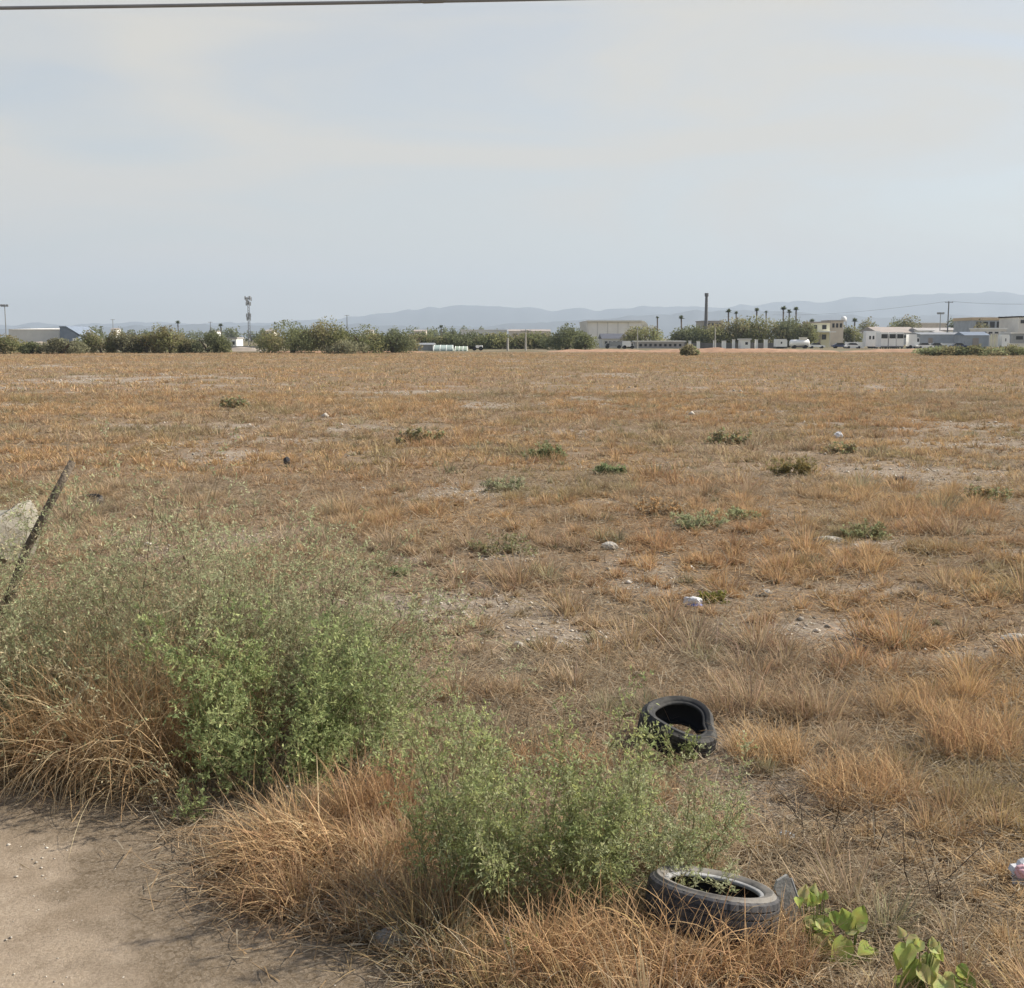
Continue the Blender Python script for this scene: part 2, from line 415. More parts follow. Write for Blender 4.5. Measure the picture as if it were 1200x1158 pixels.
def merge(parts):
    Vs, Qs, Ts, Cs = [], [], [], []; o = 0
    for V, q, t, c in parts:
        Vs.append(V); Qs.append(q + o); Ts.append(t + o); Cs.append(c); o += len(V)
    return np.concatenate(Vs), np.concatenate(Qs), np.concatenate(Ts), np.concatenate(Cs)

def field_points(d0, d1, dens, half=R(27), pad=1.5):
    """random points in the seen wedge of the field"""
    area_w = lambda d: 2 * (np.tan(half) * d + pad)
    n = int(dens * (d1 - d0) * (area_w(d0) + area_w(d1)) / 2 * 1.0)
    y = rng.uniform(d0, d1, int(n * 1.4)); keep = rng.uniform(0, area_w(d1), len(y)) < area_w(y); y = y[keep][:n]
    x = rng.uniform(-1, 1, len(y)) * area_w(y) / 2
    return x, y
def hue(x, y, d):
    """base colour of the vegetation at a place"""
    a = fbm(x / 9, y / 14, 200, 3); b = fbm(x / 2.2, y / 2.6, 210, 2); g = fbm(x / 5, y / 9, 230, 3)
    c = STRAW[None] * np.ones((len(x), 1))
    def to(c, t, k): return c * (1 - k[:, None]) + t[None] * k[:, None]
    c = to(c, GOLD, sstep(.40, .62, a) * .7); c = to(c, RUST, sstep(.46, .74, b) * .50)
    c = to(c, GREY, sstep(.48, .74, g) * .5); c = to(c, GREY, sstep(.5, .7, fbm(x / .9, y / 1.1, 270, 2)) * .5); c = to(c, OLIVE, sstep(.60, .74, fbm(x / 1.5, y / 2.4, 260, 2)) * .45)
    c = to(c, BROWN, rng.uniform(0, 1, len(x)) ** 3 * .6)
    return c
TYRES = [gnd(834, 1060, .155), gnd(795, 854, .15)]
def grow(d0, d1, dens, nb, hh, ww, nseg, spread, seed, mat_=False):
    x, y = field_points(d0, d1, dens)
    b = bare_mask(x, y); clump = .65 * vn(x / .42, y / .42, 300) + .35 * fbm(x / 1.6, y / 1.6, 305, 2)
    keep = rng.uniform(0, 1, len(x)) < np.clip((1 - b * .6) * ((.55 + .5 * clump) if mat_ else (.22 + 1.1 * sstep(.36, .66, clump))), 0, 1)
    keep &= dirt_sd(x, y) < -.10
    for t in TYRES: keep &= np.hypot(x - t.x, y - t.y) > .36
    x = x[keep]; y = y[keep]; b = b[keep]; clump = clump[keep]
    n = len(x)
    size = (.55 + .75 * sstep(.38, .78, clump)) * rng.lognormal(0, .34, n) * (1 - .45 * b)
    c = hue(x, y, y) * (.80 if mat_ else 1.0); w_ = rng.uniform(0, 1, n) < .07; c[w_] = np.array((.36, .325, .205)) * rng.uniform(.7, 1.2, (w_.sum(), 1))
    rep = np.repeat(np.arange(n), nb); m = len(rep)
    r = np.abs(rng.normal(0, spread, m)) * size[rep]; pa = rng.uniform(0, 2 * pi, m)
    bx = x[rep] + r * np.sin(pa); by = y[rep] + r * np.cos(pa)
    base = np.stack([bx, by, hgt(bx, by) - .01], 1)
    az = pa + rng.normal(0, .5, m)
    th0 = np.clip(pi / 2 - .38 * np.minimum(r / (spread * size[rep]), 2.2) - np.abs(rng.normal(.05, .30 if not mat_ else .7, m)), .08, pi / 2); bend = rng.gamma(2., .30, m)
    Ln = hh * size[rep] * rng.uniform(.45, 1.15, m); W = ww * rng.uniform(.6, 1.4, m)
    cc = np.clip(c[rep] * rng.normal(1, .16, (m, 1)) + rng.normal(0, .012, (m, 3)), .02, .8)
    return blades(base, az, th0, bend, Ln, W, nseg, cc)
def litter(d0, d1, dens, Lm, Wm):
    x, y = field_points(d0, d1, dens)
    k = (dirt_sd(x, y) < -.02 + rng.exponential(.10, len(x))) & (rng.uniform(0, 1, len(x)) < 1 - .7 * bare_mask(x, y))
    for t_ in TYRES: k &= np.hypot(x - t_.x, y - t_.y) > .29
    x = x[k]; y = y[k]; n = len(x)
    base = np.stack([x, y, hgt(x, y) + rng.uniform(.0, .07, n)], 1)
    c = hue(x, y, y) * rng.uniform(.55, 1.1, (n, 1))
    gr = rng.uniform(0, 1, n) < .4; c[gr] = GREY * rng.uniform(.6, 1.2, (gr.sum(), 1))
    return blades(base, rng.uniform(0, 2 * pi, n), rng.normal(.18, .3, n), rng.normal(.3, .5, n), Lm * rng.uniform(.4, 1.5, n), Wm * rng.uniform(.6, 1.4, n), 3, c)
parts = [grow(3.6, 9, 15, 170, .235, .0054, 3, .065, 1), grow(3.6, 9, 50, 18, .12, .0055, 3, .08, 5, True), litter(3.4, 10, 2300, .17, .0056),
         grow(9, 22, 14, 96, .19, .0095, 3, .064, 2), grow(9, 22, 46, 13, .11, .010, 2, .09, 6, True), litter(10, 24, 420, .18, .010),
         grow(22, 60, 9, 34, .185, .019, 2, .09, 3), grow(22, 60, 22, 11, .12, .02, 2, .13, 7, True), litter(24, 60, 40, .2, .022),
         grow(60, 222, 4.6, 10, .20, .055, 1, .17, 4)]
V, q, t, c = merge(parts)
tag(link('dry_grass', npmesh('dry_grass', V, q, t, c), M['grass']), kind='stuff')

# gravel lying in the bare patches
def gravel():
    Vs, Ts, Cs = [], [], []; o = 0
    base = np.array([(0, 0, 1), (1, 0, 0), (.31, .95, 0), (-.81, .59, 0), (-.81, -.59, 0), (.31, -.95, 0), (0, 0, -.6)], float)
    tri = np.array([(0, 1, 2), (0, 2, 3), (0, 3, 4), (0, 4, 5), (0, 5, 1), (6, 2, 1), (6, 3, 2), (6, 4, 3), (6, 5, 4), (6, 1, 5)])
    for d0, d1, dens, sz in ((3.5, 9, 160, .011), (9, 24, 60, .021), (24, 60, 7, .036), (60, 130, .9, .06)):
        x, y = field_points(d0, d1, dens)
        sd = dirt_sd(x, y)
        k = rng.uniform(0, 1, len(x)) < np.where(sd > 0, .9 * np.exp(-sd / .6) + .10, 1.3 * bare_mask(x, y) ** 1.3)
        x = x[k]; y = y[k]; n = len(x)
        s = sz * rng.lognormal(-.15, .38, n) * np.where(dirt_sd(x, y) > 0, .62, 1)
        a = rng.uniform(0, 2 * pi, n); fl = rng.uniform(.35, .8, n)
        P = base[None] * (s[:, None, None] * rng.uniform(.65, 1.3, (n, 7, 1))); P[:, :, 2] *= fl[:, None]
        ca, sa = np.cos(a)[:, None], np.sin(a)[:, None]
        Q = np.stack([P[:, :, 0] * ca - P[:, :, 1] * sa, P[:, :, 0] * sa + P[:, :, 1] * ca, P[:, :, 2]], -1)
        Q += np.stack([x, y, hgt(x, y) + np.where(dirt_sd(x, y) > 0, .012, 0) + s * .25], 1)[:, None]
        Vs.append(Q.reshape(-1, 3)); Ts.append((tri[None] + (np.arange(n) * 7)[:, None, None]).reshape(-1, 3) + o); o += 7 * n
        cc = np.array((.50, .455, .39)) * rng.uniform(.55, 1.35, (n, 1)); Cs.append(np.repeat(cc, 7, 0))
    tag(link('gravel', npmesh('gravel', np.concatenate(Vs), None, np.concatenate(Ts), np.concatenate(Cs)), M['stone']), kind='stuff')
gravel()

# ------------------------------------------------------------------ shrubs
def leaves(P, D, ln, wd, c):
    """pointed four-cornered leaves folded a little along the middle: positions, directions (N,3)"""
    n = len(P)
    D = D / np.maximum(np.linalg.norm(D, axis=1, keepdims=True), 1e-6)
    r = rng.normal(0, 1, (n, 3)); S = np.cross(D, r); S /= np.maximum(np.linalg.norm(S, axis=1, keepdims=True), 1e-6)
    U = np.cross(S, D)
    ln = (ln * rng.uniform(.6, 1.3, n))[:, None]; wd = (wd * rng.uniform(.7, 1.3, n))[:, None]
    V = np.stack([P, P + D * ln * .45 + S * wd * .5 + U * wd * .15, P + D * ln, P + D * ln * .45 - S * wd * .5 + U * wd * .15], 1).reshape(-1, 3)
    o = (np.arange(n) * 4)[:, None]
    return V, np.concatenate([o, o + 1, o + 2, o + 3], 1), np.zeros((0, 3), int), np.repeat(c, 4, 0)
def strand(p0, d0, ln, npt, grav, wob):
    """random curved lines: start points, directions, lengths -> (N,npt+1,3)"""
    n = len(p0); P = np.zeros((n, npt + 1, 3)); P[:, 0] = p0; d = d0.copy()
    for i in range(npt):
        d = d + rng.normal(0, wob, (n, 3)); d[:, 2] -= grav
        d /= np.linalg.norm(d, axis=1, keepdims=True)
        P[:, i + 1] = P[:, i] + d * (ln / npt)[:, None]
    return P
def ribbons(P, W, c):
    """thin crossed ribbons along strands (reads as a twig of that width from any side)"""
    n, m, _ = P.shape; out = []
    for kk in range(2):
        D = P[:, -1] - P[:, 0]; r = rng.normal(0, 1, (n, 3)); S = np.cross(D, r); S /= np.maximum(np.linalg.norm(S, axis=1, keepdims=True), 1e-6)
        V = np.zeros((n, 2 * m, 3))
        for i in range(m):
            k = 1 - .7 * i / (m - 1); V[:, 2 * i] = P[:, i] - S * (W * k / 2)[:, None]; V[:, 2 * i + 1] = P[:, i] + S * (W * k / 2)[:, None]
        o = (np.arange(n) * 2 * m)[:, None]
        q = np.concatenate([np.concatenate([o + 2 * i, o + 2 * i + 1, o + 2 * i + 3, o + 2 * i + 2], 1) for i in range(m - 1)])
        out.append((V.reshape(-1, 3), q, np.zeros((0, 3), int), np.repeat(c, 2 * m, 0)))
    return merge(out)
def pick(P, n, lo, hi):
    """n random points on each strand between the fractions lo and hi -> points, tangents, index"""
    m = P.shape[1] - 1; N_ = len(P)
    s = rng.uniform(lo, hi, (N_, n)) * m; i = np.minimum(s.astype(int), m - 1); f = (s - i)[..., None]
    r = np.arange(N_)[:, None]
    A_ = P[r, i]; B_ = P[r, i + 1]
    return (A_ * (1 - f) + B_ * f).reshape(-1, 3), (B_ - A_).reshape(-1, 3), np.repeat(np.arange(N_), n)
def shrub(name, label, cat, base, height, tilt, nstem, nbr, ntw, nleaf, ln, wd, cols, stemc, r0=.12, grav=.0, wob=.16, lean=(0, 0), stemw=.007, up=.5, group=None, asp=(1, 1), lowleaf=.15, brl=(.10, .30), hv=(.55, 1.1)):
    bx, by = base; bz = gz(bx, by)
    th = thing(name, label, cat, (bx, by, bz), group=group)
    a = rng.uniform(0, 2 * pi, nstem); rr = np.sqrt(rng.uniform(0, 1, nstem)) * r0
    p0 = np.stack([rr * np.cos(a) * asp[0], rr * np.sin(a) * asp[1], np.full(nstem, -.02)], 1)
    ti = np.abs(rng.normal(0, tilt, nstem)).clip(0, 1.25)
    a2 = a + rng.normal(0, .5, nstem)
    d = np.stack([np.sin(ti) * np.cos(a2) * asp[0] + lean[0], np.sin(ti) * np.sin(a2) * asp[1] + lean[1], np.cos(ti)], 1); d /= np.linalg.norm(d, axis=1, keepdims=True)
    S = strand(p0, d, height * rng.uniform(hv[0], hv[1], nstem), 6, grav, wob)
    p, t, i = pick(S, nbr, lowleaf, 1.0)
    t = t / np.linalg.norm(t, axis=1, keepdims=True)
    bd = t * up + rng.normal(0, .55, t.shape); bd /= np.linalg.norm(bd, axis=1, keepdims=True)
    B = strand(p, bd, height * rng.uniform(brl[0], brl[1], len(p)), 4, grav * .5 - .04, .18)
    parts_s = [ribbons(S, np.full(nstem, stemw), stemc * rng.uniform(.7, 1.2, (nstem, 1))), ribbons(B, np.full(len(B), stemw * .5), stemc * rng.uniform(.7, 1.3, (len(B), 1)))]
    tw = B
    if ntw:
        p, t, i = pick(B, ntw, .2, 1.0); t = t / np.linalg.norm(t, axis=1, keepdims=True)
        bd = t * .7 + rng.normal(0, .5, t.shape); bd /= np.linalg.norm(bd, axis=1, keepdims=True)
        T = strand(p, bd, height * rng.uniform(.05, .13, len(p)), 3, 0, .15)
        parts_s.append(ribbons(T, np.full(len(T), stemw * .32), stemc * rng.uniform(.8, 1.4, (len(T), 1)))); tw = T
    V, q, t_, c = merge(parts_s)
    V[:, 2] = np.maximum(V[:, 2], .0)
    link('stems', npmesh('stems', V, q, t_, c), M['twig'], th)
    p, t, i = pick(tw, nleaf, .1, 1.0)
    t = t / np.maximum(np.linalg.norm(t, axis=1, keepdims=True), 1e-6)
    cl = np.array(cols)[rng.integers(0, len(cols), len(tw))][i] * rng.normal(1, .15, (len(p), 1)).clip(.5, 1.5)
    V, q, t_, c = leaves(p, t * .6 + rng.normal(0, .6, t.shape), ln, wd, cl.clip(.01, .8))
    V[:, 2] = np.maximum(V[:, 2], .005)
    link('foliage', npmesh('foliage', V, q, t_, c), M['leaf'], th)
    return th
G1 = (.34, .405, .185); G2 = (.42, .465, .215); G3 = (.27, .325, .155); G4 = (.40, .41, .235); G5 = (.40, .36, .23)
W1 = (.43, .465, .27); W2 = (.50, .51, .32); W3 = (.35, .38, .21); W4 = (.55, .48, .31)
DRYST = np.array((.30, .25, .17)); GRST = np.array((.28, .27, .15))
def px_base(px, py): g = gnd(px, py); return (g.x, g.y)
WSP = [W1, W1, W2, W3, W4]
shrub('wispy_shrub', 'large grey green wispy shrub at the left edge below the leaning post', 'shrub', px_base(14, 872), 1.62, .50, 64, 12, 4, 9, .029, .0085, WSP, DRYST, .38, asp=(1.3, .8))
shrub('wispy_shrub', 'tall hazy olive shrub of fine bare twigs right of the leaning post', 'shrub', px_base(160, 848), 1.80, .48, 74, 12, 4, 9, .029, .0085, WSP, DRYST, .45, asp=(1.3, .8))
shrub('wispy_shrub', 'thin grey olive shrub with bare dark twigs rising behind the leafy green shrub', 'shrub', px_base(330, 850), 1.50, .5, 64, 12, 4, 9, .029, .0085, WSP, DRYST, .42, asp=(1.3, .8))
shrub('wispy_shrub', 'sparse pale olive shrub on the right flank of the leafy green shrub', 'shrub', px_base(400, 866), 1.10, .40, 48, 11, 4, 8, .026, .008, [W1, W3, G4, W2], DRYST, .30)
shrub('leafy_shrub', 'dense bright green leafy shrub at the middle of the big thicket by the dirt', 'shrub', px_base(308, 922), 1.06, .28, 36, 15, 4, 9, .028, .012, [G1, G1, G2, G3, G2], GRST, .30, up=1.0, asp=(1.2, .8), brl=(.07, .22), hv=(.4, 1.08), wob=.11)
shrub('leafy_shrub', 'green leafy bush leaning right at the right side of the thicket', 'shrub', px_base(402, 897), .92, .34, 28, 11, 4, 8, .024, .009, [G2, G1, G4, G1], GRST, .22, up=.6, lean=(.18, 0))
shrub('leafy_shrub', 'dark blue green low bush at the left edge behind the straw', 'shrub', px_base(8, 880), .66, .5, 26, 9, 3, 8, .026, .012, [G3, (.11, .15, .085), (.15, .18, .12)], GRST, .22)
shrub('feathery_bush', 'feathery light green bush in front of the two tyres', 'bush', px_base(618, 1062), 1.06, .21, 48, 23, 3, 8, .024, .0080, [G2, G1, G2, G4, (.48, .51, .22), W1], GRST, .40, up=1.7, asp=(1.2, .55), brl=(.05, .15), hv=(.35, 1.06), wob=.08, lowleaf=.2)
shrub('feathery_bush', 'greyer thin end of the feathery bush just left of the front tyre', 'bush', px_base(765, 1036), .72, .42, 40, 14, 3, 8, .020, .0064, [G4, W1, G2, W2], GRST, .30, up=1.1, brl=(.07, .2), hv=(.4, 1.05), wob=.12)
shrub('weed', 'single upright green weed sprig before the further tyre', 'weed', px_base(795, 905), .30, .3, 9, 6, 2, 7, .024, .009, [G2, (.24, .28, .11)], GRST, .10, up=.9)
shrub('weed', 'slim green sprig on the dirt edge left of the arching straw', 'weed', px_base(222, 965), .26, .3, 7, 6, 2, 8, .022, .009, [G2, G1], GRST, .05, up=.9)
shrub('weed', 'small bright green sprig low in the straw below the feathery bush', 'weed', px_base(622, 1128), .18, .5, 7, 5, 2, 7, .022, .010, [G2, (.23, .30, .09)], GRST, .05, up=.9)
shrub('weed', 'tall green sprig with a bare grey tip left of the feathery bush', 'weed', px_base(545, 930), .55, .16, 7, 8, 2, 7, .020, .007, [G2, G1], GRST, .07, up=1.2)
DK = np.array((.12, .095, .075)); NOL = [(.30, .22, .15), (.24, .18, .12)]
shrub('dead_twigs', 'dark bare twigs sticking out of the top of the hazy olive shrub', 'dead bush', px_base(205, 845), 1.7, .3, 16, 5, 2, 1, .012, .004, NOL, DK, .3, stemw=.008)
shrub('dead_twigs', 'dark bare twigs above the leafy green shrub', 'dead bush', px_base(365, 862), 1.3, .35, 14, 5, 2, 1, .012, .004, NOL, DK, .3, stemw=.008)
shrub('dead_twigs', 'tangle of thin dark dead stems in the straw right of the feathery bush', 'dead bush', px_base(985, 985), .42, .6, 20, 5, 2, 1, .01, .004, NOL, DK, .2, stemw=.006)
shrub('dead_twigs', 'dark curved dead stems in the dry grass near the bottom right', 'dead bush', px_base(1120, 1060), .5, .7, 14, 4, 2, 1, .01, .004, NOL, DK, .25, stemw=.006, grav=.08)
shrub('dead_twigs', 'grey dead weed in the brown grass between the leafy green shrub and the further tyre', 'dead bush', px_base(560, 880), .5, .5, 24, 6, 3, 1, .012, .005, NOL, np.array((.26, .21, .16)), .3, stemw=.006)
# low bushes standing out in the field
FB = [((640, 537), .50, 'dark green bush with a shadowed foot in the middle of the field', [(.22, .25, .13), W3, OLIVE]),
      ((715, 556), .28, 'small vivid green bush right of the dark bush in mid field', [(.24, .30, .15), (.28, .31, .17)]),
      ((818, 618), .40, 'pale sage green bush on the stony strip above the white bag', [SAGE, G4, W1]),
      ((868, 610), .26, 'little grey green bush just right of the pale sage bush', [W1, G4]),
      ((465, 674), .16, 'tiny dark green bush right of the big thicket', [G3, W3]),
      ((1012, 632), .34, 'olive bush on the bare strip in the right of the field', [W3, OLIVE]),
      ((1160, 585), .42, 'grey olive bush near the right border on stony ground', [OLIVE, GREY, W3, STRAW]),
      ((855, 520), .55, 'broad grey olive bush in the right middle distance', [OLIVE, GREY, W3, STRAW]),
      ((985, 531), .45, 'flat dull green bush by the pale strip in the distance', [OLIVE, GREY, W3, STRAW]),
      ((590, 650), .40, 'dusty olive bush left of the white stone in mid field', [W3, OLIVE, GREY]),
      ((930, 556), .5, 'yellowish olive low bush beside a dry stick', [OLIVE, (.30, .24, .1)]),
      ((275, 478), .6, 'dark distant bush in the upper left of the field', [OLIVE, GREY, W3, STRAW]),
      ((490, 518), .6, 'green brown bush between field middle and the thicket', [OLIVE, GREY, W3, STRAW]),
      ((835, 700), .18, 'yellow green tuft beside the white bag', [(.28, .26, .07), (.24, .24, .08)]),
      ((765, 605), .45, 'round straw coloured bush left of the pale sage bush', [STRAW, GREY, GOLD]),
      ((590, 575), .42, 'silvery low bush in the middle of the stony ground', [SAGE, GREY, W2])]
for (p, h_, lab, cs) in FB:
    b = px_base(*p); k = b[1] / 10
    shrub('field_bush', lab, 'bush', b, h_ * .68, .7, 30, 7, 2, 5, .03 * max(1, k * .8), .012 * max(1, k * .9), cs, DRYST, h_ * .45, stemw=.006 * max(1, k * .7), group='bushes scattered over the field', asp=(1.5, 1))

# big-leaved weeds at the bottom right
def broad_leaf_weed(label, px, py, leaf_px):
    b = gnd(px, py); th = thing('broad_leaf_weed', label, 'weed', (b.x, b.y, gz(b.x, b.y)))
    ms = MB(); V = []; q = []; t = []; c = []
    dpt = Vector((b.x, b.y, -H)).length
    rows, colsn = 5, 5
    leaf_px = leaf_px + [(a + random.uniform(-11, 11), b_ + random.uniform(-10, 12), c_ * random.uniform(.45, .75), d_) for a, b_, c_, d_ in leaf_px * 2]
    for (lx, ly, size, up) in leaf_px:
        Y = b.y + random.uniform(-.05, .05)
        p = at(lx, ly, Y) - Vector((b.x, b.y, gz(b.x, b.y)))
        p.z = max(p.z, .02)
        s = size / F * dpt * .95
        ms.tube([(random.uniform(-.02, .02), 0, 0), (p.x * .6, p.y * .5, p.z * .5), tuple(p)], [.0035, .003, .0018], 5)
        U = (Vector((0, -1, .55)) + Vector((random.uniform(-.7, .7), random.uniform(-.3, .3), random.uniform(-.4, .6)))).normalized()
        D = Vector((random.uniform(-.8, .8), -.1, random.choice((-1, -1, 1)) * random.uniform(.4, 1))); D = (D - U * D.dot(U)).normalized(); S = D.cross(U)
        o = len(V); tone = random.choice([(.34, .40, .11), (.44, .48, .15), (.25, .31, .09), (.54, .54, .24), (.46, .43, .20)])
        for i in range(rows + 1):
            f = i / rows; w = sin(pi * min(1, f * .93 + .07) ** .62) * .42
            for j in range(colsn):
                g = j / (colsn - 1) * 2 - 1
                P = p + D * (f * s) + S * (g * w * s) + U * (abs(g) ** 1.4 * .16 * s - (f - .4) ** 2 * .5 * s + random.uniform(-.012, .012) * s)
                V.append(P); c.append([x * random.uniform(.85, 1.15) for x in tone])
        for i in range(rows):
            for j in range(colsn - 1): q.append((o + i * colsn + j, o + i * colsn + j + 1, o + (i + 1) * colsn + j + 1, o + (i + 1) * colsn + j))
    ms.build('stems', mat('green_stem', (.16, .2, .06), .7), th)
    link('leaves', npmesh('leaves', np.array([tuple(v) for v in V]), np.array(q), None, np.array(c), smooth=True), M['leaf'], th)
broad_leaf_weed('broad leaved yellow green weed right of the grey board', 958, 1122, [(945, 1060, 26, .6), (962, 1055, 20, .9), (955, 1078, 26, .1), (966, 1092, 24, .4), (950, 1100, 32, .8), (968, 1105, 28, .5), (957, 1050, 16, 1.2), (975, 1068, 16, .3), (962, 1128, 16, .2), (978, 1132, 18, .3), (944, 1085, 18, .4)])
broad_leaf_weed('two leaved green weed between the larger broad leaved weeds', 998, 1128, [(990, 1098, 36, .9), (1003, 1082, 24, 1.2), (1020, 1108, 22, .5), (1000, 1118, 20, .3)])
broad_leaf_weed('tall broad leaved weed at the bottom edge of the photo', 1078, 1172, [(1062, 1105, 28, .8), (1078, 1100, 24, 1.0), (1070, 1122, 26, .3), (1086, 1118, 26, .5), (1092, 1110, 20, .4), (1065, 1140, 30, .4), (1082, 1142, 26, .2), (1076, 1132, 22, .8), (1072, 1158, 28, .3), (1090, 1156, 26, .4), (1060, 1164, 22, .5)])
broad_leaf_weed('weed with one big dark leaf in the bottom right corner', 1112, 1176, [(1106, 1148, 34, 1.1), (1124, 1140, 28, .3), (1142, 1160, 22, .6), (1118, 1164, 20, .4), (1150, 1170, 22, .4)])

# ------------------------------------------------------------------ tall straw clumps beside the dirt
def straw(label, px, py, n, ln, wd, r0, th=(1.0, .35), bend=1.5, cols=(STRAW, GOLD, BROWN, GREY), az=None, azs=3.2, asp=(1, 1), nseg=6, name='straw_clump'):
    b = gnd(px, py); z = gz(b.x, b.y)
    a = rng.uniform(0, 2 * pi, n); r = np.sqrt(rng.uniform(0, 1, n)) * r0
    base = np.stack([r * np.cos(a) * asp[0], r * np.sin(a) * asp[1], np.full(n, -.01)], 1)
    azz = rng.uniform(0, 2 * pi, n) if az is None else az + rng.normal(0, azs, n)
    c = np.array(cols)[rng.integers(0, len(cols), n)] * rng.normal(1.0, .18, (n, 1)).clip(.5, 1.5)
    V, q, t, cc = blades(base, azz, np.clip(rng.normal(th[0], th[1], n), .05, 1.5), bend * rng.gamma(3, .33, n), ln * rng.uniform(.4, 1.15, n), wd * rng.uniform(.6, 1.3, n), nseg, c.clip(.02, .8))
    nv = 2 * nseg + 1; tw = TYRES[0]; B = V.reshape(n, nv, 3)
    hit = ((np.hypot(B[:, :, 0] + b.x - tw.x, B[:, :, 1] + b.y - tw.y) < .25)).any(1)
    q = q[~hit[q[:, 0] // nv]]; t = t[~hit[t[:, 0] // nv]]
    o = link(name, npmesh(name, V, q, t, cc), M['grass']); o.location = (b.x, b.y, z)
    tag(o, label, 'grass clump', 'straw clumps along the dirt'); return o
LSTRAW = np.array((.60, .47, .29))
LAZ = R(250)      # towards the left and the viewer
straw('broad mound of long drooping straw at the left edge of the dirt', 52, 900, 1500, .98, .0068, .45, (1.1, .32), 1.9, asp=(1.2, .5), cols=(STRAW, LSTRAW, GOLD, LSTRAW, GOLD))
straw('golden straw clump drooping over the dirt left of the leafy green shrub', 150, 906, 1700, 1.02, .0068, .42, (1.15, .28), 2.0, cols=(STRAW, GOLD, LSTRAW, LSTRAW, GOLD, RUST), asp=(1.1, .6))
straw('tall thin pale stalks standing up through the hazy olive shrub', 185, 872, 420, 1.35, .0055, .55, (1.3, .2), .7, asp=(1.5, .6), cols=(LSTRAW, STRAW, GREY))
straw('pale straw standing between the hazy olive shrub and the leafy green shrub', 262, 885, 380, 1.0, .006, .35, (1.25, .22), .8, asp=(1.2, .6), cols=(LSTRAW, STRAW, RUST))
straw('thin arching straw stalks hanging over the dirt edge', 205, 935, 90, .95, .010, .16, (.9, .3), 2.3, az=LAZ, azs=.5, cols=(STRAW, (.52, .40, .24)))
straw('combed straw clump arching left over the dirt below the leafy green shrub', 372, 1010, 1200, .56, .0072, .30, (.8, .4), 2.0, az=R(235), azs=1.0, cols=(STRAW, BROWN, GOLD, LSTRAW, RUST, STRAW), asp=(1.2, .7))
straw('low rusty straw mat at the corner of the dirt', 345, 1050, 700, .46, .0055, .26, (.8, .4), 1.7, az=R(225), azs=.9, cols=(STRAW, GOLD, RUST, BROWN))
straw('brown dry grass mound right of the combed straw clump', 480, 1078, 1300, .36, .0048, .36, (.9, .4), 1.6, cols=(RUST, BROWN, GOLD, GREY), asp=(1, .7))
straw('upright rusty straw between the leafy green shrub and the feathery bush', 440, 962, 700, .46, .005, .24, (1.25, .25), .8, cols=(RUST, GOLD, BROWN, GOLD))
straw('large golden straw clump at the bottom edge below the front tyre', 740, 1146, 2100, .46, .0062, .46, (1.0, .4), 1.5, cols=(STRAW, GOLD, GOLD, RUST), asp=(1.2, .6))
straw('reddish straw clump standing right against the front tyre', 885, 1128, 1300, .34, .0052, .25, (1.1, .35), 1.2, cols=(RUST, GOLD, STRAW, BROWN))
straw('brown straw clump at the bottom edge left of the golden one', 590, 1150, 1000, .34, .005, .32, (1.0, .4), 1.5, cols=(RUST, BROWN, GOLD, GREY), asp=(1.1, .7))
straw('few tall yellow stalks crossing in front of the front tyre', 805, 1122, 110, .46, .0072, .26, (1.2, .25), .7, cols=(STRAW, (.52, .38, .18)))
straw('dark tangled dead grass at the edge of the dirt by the grey stone', 520, 1120, 700, .26, .0045, .26, (.7, .4), 1.3, cols=(BROWN, GREY, BROWN))
straw('loose pale stalks lying in the thicket above the combed straw', 330, 945, 40, .5, .008, .22, (.9, .3), .5, cols=(STRAW, (.52, .42, .27)))
straw('rusty dry grass behind the feathery bush left of the further tyre', 640, 905, 900, .30, .0048, .42, (1.1, .35), 1.2, cols=(RUST, GOLD, BROWN, STRAW), asp=(1.2, .6))
straw('golden tuft right of the further tyre', 900, 890, 700, .34, .0048, .26, (1.15, .3), 1.0, cols=(GOLD, STRAW, STRAW))
straw('golden tuft further right in a line with the tyres', 1010, 930, 800, .36, .0048, .32, (1.15, .3), 1.0, cols=(GOLD, STRAW, STRAW, RUST))
straw('tall straw tuft near the right border of the photo', 1140, 880, 800, .38, .0055, .30, (1.2, .28), .9, cols=(GOLD, STRAW, RUST))

# ------------------------------------------------------------------ tyres
def rubber(name, c, dust, dustamt):
    m, t, b = new_mat(name); nd = t.nodes; lk = t.links
    tc = nd.new('ShaderNodeTexCoord'); nz = nd.new('ShaderNodeTexNoise'); nz.inputs['Scale'].default_value = 7; nz.inputs['Detail'].default_value = 8; nz.inputs['Roughness'].default_value = .7
    lk.new(tc.outputs['Object'], nz.inputs['Vector'])
    r = nd.new('ShaderNodeValToRGB'); e = r.color_ramp.elements
    e[0].position = .62 - dustamt * .4; e[0].color = (*c, 1); e[1].position = .80 - dustamt * .35; e[1].color = (*dust, 1)
    lk.new(nz.outputs['Fac'], r.inputs['Fac']); lk.new(r.outputs['Color'], b.inputs['Base Color'])
    b.inputs['Roughness'].default_value = .75; b.inputs['Specular IOR Level'].default_value = .35
    bp = nd.new('ShaderNodeBump'); bp.inputs['Strength'].default_value = .3; bp.inputs['Distance'].default_value = .004
    lk.new(nz.outputs['Fac'], bp.inputs['Height']); lk.new(bp.outputs['Normal'], b.inputs['Normal'])
    return m
